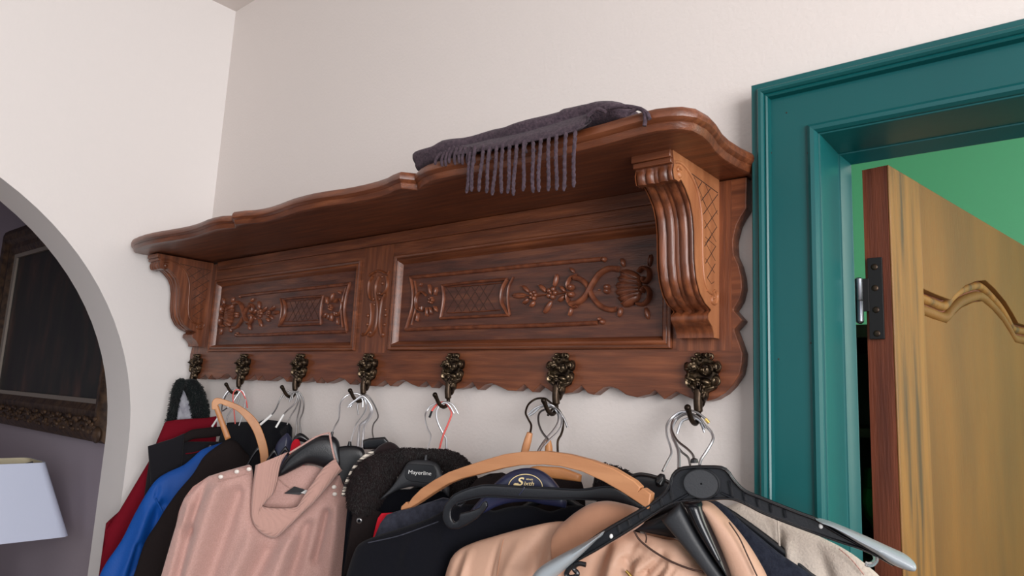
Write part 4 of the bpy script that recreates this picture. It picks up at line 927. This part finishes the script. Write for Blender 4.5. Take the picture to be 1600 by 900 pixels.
surf_tube(pl, [(1008, 832), (1010, 840), (1009, 848)], .0009, .0255, M['groove'], 'gathered_seam', bg)
surf_tube(pl, [(978, 892), (982, 896), (988, 903)], .0018, .032, M['brass'], 'zip_pull', bg)

# ================================================================== hangers
def wire(px, X, pl_end, r, mtl, parent, name='metal_hook', yoff=-.016, phi=None, tip=None, k=5, f=None):
    """wire that starts on the prong at hook x=X and ends in plane pl_end"""
    if f: px = [f(*q) for q in px]
    p0 = PL(X, yoff, pl_end.phi); n = len(px); pts = []
    # depth leaves the prong gradually
    for i, (x, y) in enumerate(px):
        t = max(0, (i - n * .45) / (n * .55 - 1)); t = min(1, t)
        a, b = p0.hit(x, y), pl_end.hit(x, y); pts.append(a.lerp(b, t))
    pts = spline(pts, k); o_ = MB().tube(pts, r, 8).build(name, mtl, parent, angle=70)
    if tip: MB().tube([pts[0] + (pts[0] - pts[1]) * .5] + pts[:5], tip[1], 8).build('hook_tip', tip[0], o_)
    return o_, pts
def arms(pl, px, w_, drop, parent, mtl, off=0.0, th=.004, hgt=.012, top=0.0):
    """plain hanger arms under the clothes"""
    c = pl.hit(px[0], px[1], off); u, z = pl.loc(c); tops = []; bots = []
    for i in range(17):
        t = i / 8 - 1; zz = z - top - drop * abs(t) ** 1.3; tops.append(pl.at(u + w_ * t, zz, off)); bots.append(pl.at(u + w_ * t, zz - hgt, off))
    return MB().lens(tops, bots, pl.n, th, 2.5, 33).build('hanger_body', mtl, parent)
f6 = lambda x, y: (1020 + x / 7.454, 630 + y / 7.454)
f5 = lambda x, y: (800 + x / 6.923, 610 + y / 6.923)
f4 = lambda x, y: (660 + x / 7.5, 600 + y / 7.5)
f3 = lambda x, y: (490 + x / 6.92, 590 + y / 6.92)
f2 = lambda x, y: (330 + x / 6.925, 590 + y / 6.925)
def hanger(name, X, y, label, group):
    return empty(name, (X, y, -0.2), label, 'hanger', group)
c3 = lambda x, y: (960 + x / 4.736, 710 + y / 4.736)
c4b = lambda x, y: (1160 + x / 5.625, 740 + y / 5.625)
c5b = lambda x, y: (820 + x / 5.714, 760 + y / 5.714)

# ---- hook 6, front coat hanger with grey grips
pl = PL(1.405, -0.165, 20); GH = 'hangers on the rightmost hook'
h = hanger('coat_hanger', 1.405, -.145, 'black ribbed plastic coat hanger with a round centre disc and grey shoulder grips', GH)
TO = [(893, 866), (942.5, 831.8), (978, 811), (1014, 789.8), (1034, 775.5), (1046.6, 760.7), (1050.8, 745), (1061, 734), (1078, 730.7), (1103.6, 730), (1126.8, 731), (1137.4, 737.4), (1145.8, 750), (1162.7, 767), (1183.8, 776), (1213.4, 788), (1248.9, 802), (1275.6, 812), (1302, 829), (1345, 852), (1390, 875)]
BO = [(893, 880), (932, 858), (984.5, 826.5), (1030, 797), (1052.9, 785), (1078, 780.7), (1107.8, 779.7), (1141.6, 778.6), (1167, 788), (1192, 800.8), (1240, 819.8), (1284, 836), (1320, 848.4), (1346.7, 857), (1373, 869), (1396, 882)]
T3 = resample([pl.hit(x, y) for x, y in sp2(TO, 4)], 80); B3 = resample([pl.hit(x, y) for x, y in sp2(BO, 4)], 80)
body = MB().grid([[p - pl.n * .0015 for p in T3], [p + pl.n * .001 for p in T3], [p + pl.n * .001 for p in B3], [p - pl.n * .0015 for p in B3]], cu=True).build('hanger_body', M['black'], h)
MB().tube(T3, .0022, 8).build('top_rim', M['blackrim'], h); MB().tube(B3, .0019, 8).build('bottom_rim', M['blackrim'], h)
for Q in (T3, B3):
    o = MB().grid([[p + pl.n * .006 for p in Q], [p - pl.n * .004 for p in Q]]).build('rim_flange', M['blackrim'], h); md = o.modifiers.new('thick', 'SOLIDIFY'); md.thickness = .0016; md.offset = 0
for a, b in ([(c5b(*q[:2]), c5b(*q[2:])) for q in ((835, 345, 850, 410), (925, 295, 940, 350), (1025, 232, 1035, 290), (1125, 150, 1135, 225), (1210, 95, 1225, 180))] + [(c3(*q[:2]), c3(*q[2:])) for q in ((410, 240, 430, 340), (850, 195, 870, 310), (955, 275, 970, 345), (1055, 325, 1070, 388), (1155, 368, 1165, 430), (1258, 408, 1268, 468))]):
    MB().tube([pl.hit(a[0], a[1], .003), pl.hit(b[0], b[1], .003)], .0015, 6).build('stiffening_rib', M['blackrim'], h)
for a, b in (((545, 295), (440, 352)), ((700, 325), (760, 290)), ((790, 285), (880, 325))):
    a, b = c3(*a), c3(*b); MB().tube([pl.hit(a[0], a[1], .003), pl.hit(b[0], b[1], .003)], .0013, 6).build('stiffening_rib', M['blackrim'], h)
dc = pl.hit(1096, 755.4, .003); ru = (pl.hit(1124.5, 755.4) - pl.hit(1067.5, 755.4)).length / 2; rz = (pl.hit(1096, 731.9) - pl.hit(1096, 778.9)).length / 2
def ring(c_, a, b, o_): return [c_ + pl.d * (a * math.cos(2 * PI * k / 48)) + V((0, 0, b * math.sin(2 * PI * k / 48))) + pl.n * o_ for k in range(48)]
MB().grid([ring(dc, ru, rz, -.004), ring(dc, ru, rz, .004), ring(dc, ru * .96, rz * .95, .0055), ring(dc, ru * .93, rz * .92, .004), ring(dc, .001, .001, .004)], cv=True).build('centre_disc', M['blackgrey'], h, angle=25)
gt = [(1273.8, 810), (1302, 817), (1346.7, 835), (1391, 855), (1414, 865.5), (1427, 876), (1431, 884)]
gb = [(1276, 813), (1300, 823), (1337.8, 846.7), (1368, 864.4), (1391, 880), (1412, 889), (1428, 892)]
gr = lensobj('shoulder_grip', pl, gt, gb, .017, M['grip'], h, off=.004, smoothpts=4, N=40); gr['label'] = 'satin grey shoulder grip'
gt = [(946, 829), (942.5, 830), (916, 845.8), (872.5, 868.5), (845, 885), (832, 900), (824, 915)]
gb = [(940, 838), (932, 844), (918, 858), (893.5, 881), (872.5, 899), (858, 912), (842, 924)]
gr = lensobj('shoulder_grip', pl, gt, gb, .017, M['grip'], h, off=.004, smoothpts=4, N=40); gr['label'] = 'satin grey shoulder grip'
MB().tube(spline([pl.hit(*c5b(x, y), .006) for x, y in ((545, 700), (490, 690), (450, 705), (440, 740), (470, 775), (450, 805), (400, 810), (370, 780), (430, 690))]), .0028, 8).build('skirt_notch', M['blackrim'], h)
MB().tube(spline([pl.hit(*c4b(x, y), 0) for x, y in ((1160, 705), (1175, 750), (1150, 790), (1110, 800), (1080, 790))]), .0026, 8).build('skirt_notch', M['clear'], h)
for q in ((1282.5, 822), (955, 838)):
    MB().ball(pl.hit(q[0], q[1], .002), pl.d * .0022, V((0, 0, .0028)), pl.n * .002).build('rivet', M['white'], h)
wire([(650, 225), (600, 170), (520, 110), (440, 88), (350, 100), (270, 150), (222, 240), (228, 330), (290, 440), (400, 530), (465, 600), (480, 660)], 1.38, pl, .0015, M['dsteel'], h, f=f6, tip=(M['brass'], .0022))
p = [pl.hit(*f6(480, 640)), pl.hit(*f6(485, 695))]; MB().tube([p[0], p[0].lerp(p[1], .2), p[1]], [.0018, .0036, .0046], 12).build('hook_socket', M['blackrim'], h)
# black disc hanger behind it, left
pl2 = PL(1.345, -0.10, 24); h = hanger('clip_hanger', 1.345, -.1, 'glossy black hanger with a broad rounded crown left of the ribbed coat hanger', GH)
lensobj('hanger_body', pl2, [(975, 752), (987.5, 744), (1002, 741), (1023, 745), (1044, 753), (1060, 765)], [(985, 775), (995, 782), (1008, 788), (1022, 790), (1040, 785), (1060, 778)], .004, M['black'], h, smoothpts=3, sq=3)
MB().tube(spline([pl2.hit(x, y, .003) for x, y in ((975, 752), (987.5, 744), (1002, 741), (1023, 745), (1044, 753), (1060, 765))]), .0022, 8).build('crown_rim', M['blackrim'], h)
MB().tube([pl2.hit(1035, 741, .004), pl2.hit(1034, 746, .005), pl2.hit(1030, 755, .006), pl2.hit(1028, 759, .005)], [.003, .0058, .0058, .003], 12).build('hook_socket', M['blackrim'], h)
wire([(600, 340), (570, 260), (530, 190), (470, 130), (390, 98), (300, 110), (210, 180), (160, 270), (168, 390), (205, 500), (215, 590), (165, 690), (115, 790)], 1.38, pl2, .0016, M['steel'], h, f=f6)
# hanger of the beige coat
pl3 = PL(1.38, -0.118, 14); h = hanger('wide_coat_hanger', 1.36, -.112, 'wide black moulded hanger inside the neck of the beige coat', GH)
lensobj('hanger_body', pl3, [c3(*q) for q in ((140, 545), (300, 470), (420, 410), (520, 370))], [c3(*q) for q in ((160, 562), (300, 592), (420, 615), (480, 630))], .005, M['black'], h, smoothpts=3, off=-.004)
lensobj('shoulder_arm', pl3, [c3(*q) for q in ((490, 345), (620, 590), (740, 780), (860, 940))], [c3(*q) for q in ((350, 485), (470, 625), (600, 780), (735, 950))], .012, M['blackgrey'], h, smoothpts=3, off=.020, sq=3)
lensobj('shoulder_arm', pl3, [c3(*q) for q in ((645, 345), (690, 480), (765, 650), (850, 850), (870, 930))], [c3(*q) for q in ((505, 345), (610, 560), (725, 740), (838, 895), (860, 940))], .014, M['blackrim'], h, smoothpts=3, off=.024)
wire([(600, 300), (545, 190), (470, 145), (380, 125), (300, 160), (245, 220), (218, 320), (250, 430), (300, 570), (305, 760)], 1.38, pl3, .0022, M['steel'], h, f=f6, yoff=-.020)
pl4 = PL(1.40, -0.06, 10); h = hanger('wire_hanger', 1.40, -.06, 'hanger holding the navy sweater, its hook end pointing left above the disc', GH)
wire([(285, 355), (310, 270), (350, 205), (420, 178), (500, 175), (590, 240), (670, 320), (702, 390), (690, 450), (620, 570), (565, 650), (545, 720)], 1.38, pl4, .0019, M['steel'], h, f=f6, yoff=-.024); arms(pl4, (1095, 745), .15, .09, h, M['black'], top=.02)
h = hanger('wire_hanger', 1.40, -.05, 'hanger holding the greige sweater, dull steel hook in the middle of the bunch', GH); pl5 = PL(1.40, -.05, 4)
wire([(620, 290), (560, 190), (470, 130), (370, 130), (290, 180), (238, 260), (218, 340), (245, 440), (330, 560), (410, 630), (435, 720)], 1.38, pl5, .0015, M['dsteel'], h, f=f6, yoff=-.028); arms(pl5, (1085, 745), .15, .09, h, M['black'], top=.02)

# ---- hook 5
G5 = 'hangers on the second hook from the right'
plw = PL(1.17, -0.182, 2); plwp = PL(1.17, -0.13, 8)
h = hanger('wooden_hanger', 1.17, -.18, 'large light beech wooden hanger with a deep curved bow across the front', G5)
WT = [(625.6, 796.7), (626.7, 791), (634.4, 784), (637, 787.5), (644.4, 776.7), (657.8, 763.3), (677.8, 750), (700, 737.8), (720, 730.6), (740, 724), (760, 717.5), (788, 709.5), (818, 705.5), (853, 705), (888, 709.8), (923, 719), (958, 732), (991, 751.8), (1000, 761), (998, 767), (1004, 762.3), (1016.7, 771.7), (1014, 790)]
WB = [(627, 797), (641, 792.8), (653, 785.6), (677.8, 769), (700, 755.6), (720, 747.8), (740, 743), (760, 738), (783, 732), (811, 727), (849, 726), (877, 729), (909, 737), (942, 752), (970, 768), (993, 783), (1012, 796)]
poly3 = [plw.hit(x, y) for x, y in WT + WB[::-1]]
MB().prism(poly3, plw.n * -.011).build('bow', M['beech'], h, bevel=.0012, angle=30)
plk = PL(1.15, -0.07, 30)
o, pts = wire([(515, 240), (450, 160), (390, 110), (350, 87), (260, 92), (180, 150), (148, 240), (175, 310), (208, 380), (195, 470)], 1.15, plwp, .0016, M['iron'], h, f=f5)
def peg(pl_, a, b, r0, r1, parent, mtl):
    A_, B_ = pl_.hit(*a), pl_.hit(*b); MB().tube([A_.lerp(B_, t) for t in (0, .02, .1, .35, .7, 1)], [r0 * .5, r0, r0 * 1.1, r1 * .95, r1, r1 * .9], 14).build('wooden_neck', mtl, parent)
peg(plwp, f5(195, 455), f5(130, 690), .0040, .0055, h, M['beech'])
h = hanger('wooden_hanger', 1.16, -.09, 'second light wooden hanger, partly hidden behind the large beech bow', G5)
plx = PL(1.16, -.10, 28)
lensobj('bow', plx, [(800, 745), (832, 729), (855, 729), (880, 731), (909, 742)], [(800, 760), (835, 745), (860, 747), (885, 750), (908, 753)], .006, M['beechl'], h, sq=4, smoothpts=3)
wire([(600, 400), (560, 300), (500, 215), (430, 180), (370, 200), (300, 240), (285, 330), (320, 440), (400, 545)], 1.15, plx, .0016, M['dsteel'], h, f=f5, yoff=-.022)
peg(plx, f5(395, 535), f5(400, 760), .0036, .0056, h, M['beechl'])
pln = PL(1.155, -.15, 28); h = hanger('navy_hanger', 1.155, -.15, 'glossy navy plastic hanger with a gold printed oval logo', G5)
lensobj('hanger_body', pln, [(735, 798), (752, 778), (770, 758), (790, 741), (808, 733), (828, 731), (845, 735), (862, 747), (876, 765), (886, 785)], [(742, 806), (760, 800), (775, 792), (795, 786), (815, 784), (830, 784), (848, 788), (862, 790), (874, 792), (884, 794)], .009, M['navyp'], h, smoothpts=3, off=0, sq=3, N=50)
OFF = .0096
ov = [pln.hit(821 + 26.5 * math.cos(math.radians(a)), 761 - 20 * math.sin(math.radians(a)), OFF) for a in range(-10, 191, 8)]
lg = MB().tube(ov, .0006, 6).build('logo_oval', M['gold'], h)
def ptxt(s, pl_, a, b, hpx, off, mt, par, nm, shear=0., bold=0.):
    A_, B_ = pl_.hit(a[0], a[1], off), pl_.hit(b[0], b[1], off); ux = (B_ - A_); wd = ux.length; ux.normalize()
    H_ = (pl_.hit(a[0], a[1] - hpx, off) - A_); return text(s, nm, A_, ux, H_.normalized(), pl_.n, H_.length / .72, mt, par, width=wd, shear=shear, bold=bold)
ptxt('S', pln, (808, 758.2), (819, 758.2), 12.5, OFF, M['gold'], h, 'logo_letters', .25, .02)
ptxt('ixth', pln, (818.5, 758.2), (834.5, 758.6), 6.4, OFF, M['gold'], h, 'logo_letters', .25, .008)
ptxt('SENSE', pln, (822, 749.8), (833, 750.4), 2.3, OFF, M['gold'], h, 'logo_letters', .1)
MB().ball(pln.hit(806, 757.5, OFF), pln.d * .0034, V((0, 0, .0022)), pln.n * .0005).build('logo_dot', M['gold'], h)
wire([(185, 275), (240, 240), (300, 185), (370, 168), (450, 190), (498, 260), (500, 340), (450, 430), (370, 520), (285, 650), (240, 780)], 1.15, pln, .0017, M['steel'], h, f=f5, yoff=-.018)
plb = PL(1.16, -.185, 28); h = hanger('bar_hanger', 1.16, -.185, 'black plastic hanger with a straight bar and a curled open loop at its left end', G5)
l6 = lambda x, y: (680 + x / 9, 740 + y / 9)
c7b = lambda x, y: (760 + x / 4.286, 690 + y / 4.286)
BT = [l6(215, 350), l6(280, 290), l6(450, 215), l6(600, 175), l6(750, 155), l6(1260, 185), (870, 763), c7b(640, 320), c7b(800, 300), c7b(900, 325), c7b(1050, 425)]
BB = [l6(300, 440), l6(330, 410), l6(520, 355), l6(750, 325), l6(1260, 350), (870, 780), c7b(600, 385), c7b(850, 400), c7b(980, 440), c7b(1040, 450)]
lensobj('hanger_body', plb, BT, BB, .0035, M['black'], h, sq=5, N=60, smoothpts=3, taper=False)
for Q in (BT, BB): MB().tube(spline([plb.hit(x, y, .0025) for x, y in Q]), .0011, 6).build('rim', M['blackrim'], h)
lensobj('end_loop', plb, [l6(*q) for q in ((215, 350), (140, 450), (108, 590), (130, 690), (190, 765), (260, 782))], [l6(*q) for q in ((310, 420), (245, 490), (232, 590), (250, 650), (285, 680), (330, 670))], .0035, M['black'], h, sq=5, taper=False, smoothpts=3)
lensobj('end_loop', plb, [l6(*q) for q in ((285, 680), (345, 640), (352, 556), (500, 525), (630, 480), (665, 410), (700, 390))], [l6(*q) for q in ((230, 780), (330, 778), (450, 725), (600, 630), (700, 520), (745, 450), (725, 400))], .0035, M['black'], h, sq=5, taper=False)
lensobj('notch_tooth', plb, [l6(*q) for q in ((310, 430), (380, 410), (440, 395))], [l6(*q) for q in ((330, 470), (365, 485), (400, 430))], .003, M['black'], h)
MB().tube([plb.hit(*l6(1255, 190), .004), plb.hit(*l6(1225, 245), .005), plb.hit(*l6(1180, 300), .004)], .0006, 6).build('mould_mark', M['navyp'], h)
wire([(175, 258), (250, 195), (340, 158), (430, 160), (520, 250), (535, 370), (490, 455), (395, 545), (310, 650), (260, 800)], 1.15, plb, .0016, M['steel'], h, f=f5, yoff=-.020)
h = hanger('wire_hanger', 1.15, -.05, 'hanger with a dark steel hook rising straight above the right half of the beech bow', G5); ply = PL(1.13, -.05, 28)
wire([(385, 275), (415, 225), (470, 185), (520, 235), (550, 320), (550, 410), (530, 480), (495, 550), (495, 680), (495, 760)], 1.15, ply, .0018, M['iron'], h, f=f5, yoff=-.014); arms(ply, (870, 745), .14, .09, h, M['black'], top=.02)

# ---- hook 4
G4 = 'hangers on the third hook from the right'
plm = PL(0.915, -.098, 38); h = hanger('logo_hanger', .915, -.098, 'dark grey plastic hanger with a printed name plate inside the fur collar', G4)
k4 = lambda x, y: (600 + x / 9, 700 + y / 9)
lensobj('hanger_body', plm, [k4(*q) for q in ((-60, 720), (100, 560), (200, 420), (290, 270), (340, 200), (430, 165), (600, 168), (720, 200), (785, 265), (830, 380), (930, 560))], [k4(*q) for q in ((-20, 730), (30, 685), (200, 590), (300, 560), (400, 542), (520, 552), (640, 545), (740, 560), (800, 580), (860, 640), (920, 700))], .010, M['blackgrey'], h, smoothpts=3, sq=3, N=60, off=.010)
pr = [k4(*q) for q in ((330, 230), (380, 222), (650, 238), (700, 250), (740, 320), (735, 400), (690, 470), (640, 492), (380, 465), (320, 440), (295, 390), (298, 300))]
MB().prism([plm.hit(x, y, .0185) for x, y in pr], plm.n * .0022).build('name_plate', M['black'], h, bevel=.0006)
ptxt('Mayerline', plm, k4(342, 362), k4(665, 385), 6.2, .0208, M['white'], h, 'name_letters', .12, 0.)
wire([(420, 350), (370, 262), (310, 217), (210, 215), (110, 250), (50, 320), (32, 400), (60, 520), (100, 610), (65, 750), (38, 880)], .92, plm, .0014, M['steel'], h, f=f4)
MB().tube([plm.hit(*f4(45, 830), .01), plm.hit(*f4(36, 900), .01)], [.002, .0032], 10).build('hook_socket', M['blackgrey'], h)
plr = PL(.925, -.02, 38)
h = hanger('red_wire_hanger', .925, -.05, 'hanger with a red coated wire hook ending in a black tip', G4)
wire([(85, 385), (120, 300), (190, 228), (270, 222), (330, 300), (340, 360), (300, 470), (245, 600), (200, 760), (180, 860)], .92, plr, .0017, M['redwire'], h, f=f4, tip=(M['blackrim'], .0019), yoff=-.020); arms(plr, (685, 715), .13, .09, h, M['redwire'], top=.012, hgt=.004, th=.002)
h = hanger('wire_hanger', .93, -.045, 'steel hooked hanger crossing behind the red wire hook', G4); pls = PL(.93, -.004, 38)
wire([(370, 345), (330, 270), (280, 222), (230, 228), (180, 290), (165, 370), (190, 470), (250, 590), (280, 660), (280, 860)], .92, pls, .0018, M['steel'], h, f=f4, yoff=-.024); arms(pls, (697, 718), .13, .09, h, M['black'], top=.02)

# ---- hook 3
G3 = 'hangers on the middle hook'
plp = PL(.675, -.118, 48); h = hanger('broad_hanger', .675, -.118, 'broad black plastic hanger inside the pink sweater neck', G3)
lensobj('hanger_body', plp, [(434, 742), (440, 728), (451, 712), (473, 694), (492, 682), (516, 680), (527, 686), (531, 697), (533, 720)], [(436, 745), (446, 741), (458, 735), (470, 729), (480, 725), (495, 727), (510, 732), (522, 735), (533, 740)], .012, M['black'], h, smoothpts=3, sq=2.6, N=50, off=-.002)
wire([(530, 320), (530, 250), (500, 187), (440, 170), (350, 200), (290, 270), (280, 370), (270, 460), (235, 520), (195, 610)], .69, plp, .0017, M['steel'], h, f=f3)
MB().tube([plp.hit(*f3(205, 585)), plp.hit(*f3(190, 640))], [.002, .0034], 10).build('hook_socket', M['blackrim'], h)
plq = PL(.70, -.085, 46); h = hanger('broad_hanger', .70, -.085, 'square-shouldered black plastic hanger just right of the pink sweater loop', G3)
lensobj('hanger_body', plq, [(526, 698), (545, 696), (562, 698), (569, 705), (571, 718)], [(528, 770), (540, 760), (552, 750), (562, 742), (571, 735)], .010, M['black'], h, smoothpts=3, sq=4)
wire([(370, 322), (420, 272), (480, 215), (540, 218), (570, 290), (555, 370), (500, 450), (445, 540), (400, 700)], .69, plq, .0015, M['steel'], h, f=f3, yoff=-.02)
MB().tube([plq.hit(*f3(392, 690)), plq.hit(*f3(388, 740))], [.0026, .0042], 10).build('hook_socket', M['blackrim'], h)
for dx, lab, yo in ((0, 'hanger with a flat chrome hook, left of the chrome pair', -.024), (48, 'hanger with a flat chrome hook, right of the chrome pair', -.028)):
    plz = PL(.715, -.065 + dx * .0002, 44); h = hanger('chrome_hanger', .715, -.06, lab, G3)
    wire([(395 - dx * .3, 315 - dx * .3), (450, 245), (530, 200), (595, 260), (620 + dx * .3, 350), (590 + dx * .3, 440), (505 + dx, 515), (490 + dx, 600), (480 + dx, 760)], .69, plz, .0024, M['steel'], h, f=f3, yoff=yo); arms(plz, (566, 712), .06, .06, h, M['black'], top=.03, off=-.012 * (dx > 0))
h = hanger('block_hanger', .735, -.04, 'small black block hanger with a thin dark hook left of the fur collar', G3); plt = PL(.735, -.04, 42)
lensobj('hanger_body', plt, [f3(*q) for q in ((535, 675), (600, 655), (770, 640), (812, 690))], [f3(*q) for q in ((540, 775), (600, 775), (700, 770), (800, 760))], .007, M['blackrim'], h, sq=5)
wire([(485, 405), (475, 310), (500, 215), (570, 190), (630, 250), (680, 350), (697, 430), (650, 500), (635, 580), (650, 670)], .69, plt, .0014, M['dsteel'], h, f=f3, yoff=-.016)

# ---- hook 2
G2 = 'hangers on the third hook from the left'
H2 = [([(880, 172), (830, 142), (775, 180), (735, 260), (700, 340), (655, 400), (530, 510)], PL(.42, -.06, 56), .0015, 'dsteel', 'hanger with a white-sleeved steel hook slanting far left, third hook from left'),
      ([(770, 222), (830, 165), (900, 152), (930, 205), (900, 285), (830, 350), (785, 400), (700, 540)], PL(.45, -.06, 56), .0015, 'dsteel', 'hanger with a white-sleeved steel hook above the black folded collar'),
      ([(810, 232), (850, 175), (920, 152), (945, 235), (920, 320), (870, 400), (820, 510)], PL(.46, -.05, 54), .0015, 'dsteel', 'plain steel hook in the middle of the bunch on the third hook from left'),
      ([(845, 262), (870, 195), (930, 152), (965, 240), (955, 340), (930, 450), (910, 680)], PL(.48, -.04, 52), .0016, 'dsteel', 'steel hook dropping straight behind the navy dome'),
      ([(870, 245), (890, 175), (940, 152), (990, 220), (1002, 300), (990, 380), (960, 470), (970, 620)], PL(.49, -.03, 50), .0016, 'dsteel', 'rightmost steel hook on the third hook from the left, over a small black crown')]
for i, (px, p_, r, mt, lab) in enumerate(H2):
    h = hanger('slim_hanger', p_.p.x, p_.p.y, lab, G2); o, pts = wire(px, .46, p_, r, M[mt], h, f=f2, yoff=-.016 - .003 * i)
    if i < 2: MB().tube(pts[-6:], .0026 if i == 0 else .0022, 8).build('hook_sleeve', M['white'], h)
    end = f2(*px[-1])
    if i == 4:
        lensobj('hanger_body', p_, [f2(*q) for q in ((880, 690), (900, 640), (950, 600), (1000, 610), (1060, 660))], [f2(*q) for q in ((890, 720), (920, 700), (960, 690), (1000, 700), (1050, 720))], .006, M['blackrim'], h, smoothpts=3)
    else: arms(p_, (end[0], end[1] + 10), .028, .06, h, M['black'], top=.03, off=-.01)
# ---- hook 1
G1 = 'hangers on the second hook from the left'
H1 = [([(290, 125), (250, 118), (190, 140), (140, 200), (112, 280), (112, 380), (70, 440), (10, 530)], PL(.19, -.055, 66), 'steel', 'hanger with a white-sleeved hook leaning left of the wooden hoop, second hook from left'),
      ([(175, 192), (220, 142), (280, 130), (302, 200), (280, 290), (215, 360), (175, 430), (160, 520)], PL(.22, -.05, 64), 'dsteel', 'dull steel hook seen inside the wooden hoop'),
      ([(240, 255), (275, 200), (330, 138), (368, 210), (366, 290), (340, 400), (300, 520)], PL(.24, -.05, 64), 'steel', 'bright steel hook on the right of the bunch behind the wooden hoop'),
      ([(392, 330), (375, 240), (330, 155), (270, 130), (235, 190), (245, 330), (260, 500)], PL(.23, -.04, 64), 'redwire', 'hanger with a red coated wire hook behind the wooden hoop')]
for i, (px, p_, mt, lab) in enumerate(H1):
    h = hanger('slim_hanger' if mt != 'redwire' else 'red_wire_hanger', p_.p.x, p_.p.y, lab, G1); o, pts = wire(px, .23, p_, .0014, M[mt], h, f=f2, yoff=-.016 - .003 * i)
    if i == 0: MB().tube(pts[-7:], .0024, 8).build('hook_sleeve', M['white'], h)
    end = f2(*px[-1]); arms(p_, (end[0], end[1] + 6), .03, .06, h, M['black'], top=.03, off=-.02)
plh = PL(.38, -.15, 60); h = hanger('wooden_hanger', .335, -.145, 'narrow orange-brown wooden hoop hanger standing up on its end over the black jackets', G1)
HT = [(331, 640), (331, 629), (337, 622), (350, 624), (375, 634), (394, 648), (405, 662), (414, 684), (419, 705), (420, 730)]
HB = [(338, 640), (340, 634), (344, 631), (352, 634), (370, 642), (384, 656), (395, 673), (402, 692), (406, 710), (408, 735)]
MB().prism([plh.hit(x, y) for x, y in sp2(HT, 4) + sp2(HB, 4)[::-1]], plh.n * -.009).build('bow', M['beechl'], h, bevel=.001, angle=30)
lensobj('trouser_bar', plh, [(332, 632), (352, 688)], [(340, 630), (361, 684)], .004, M['beechl'], h, sq=3, off=-.004)
o, pts = wire([(300, 130), (260, 118), (200, 135), (150, 215), (118, 320), (122, 360), (180, 320)], .23, plh, .0014, M['dsteel'], h, f=f2, yoff=-.022)
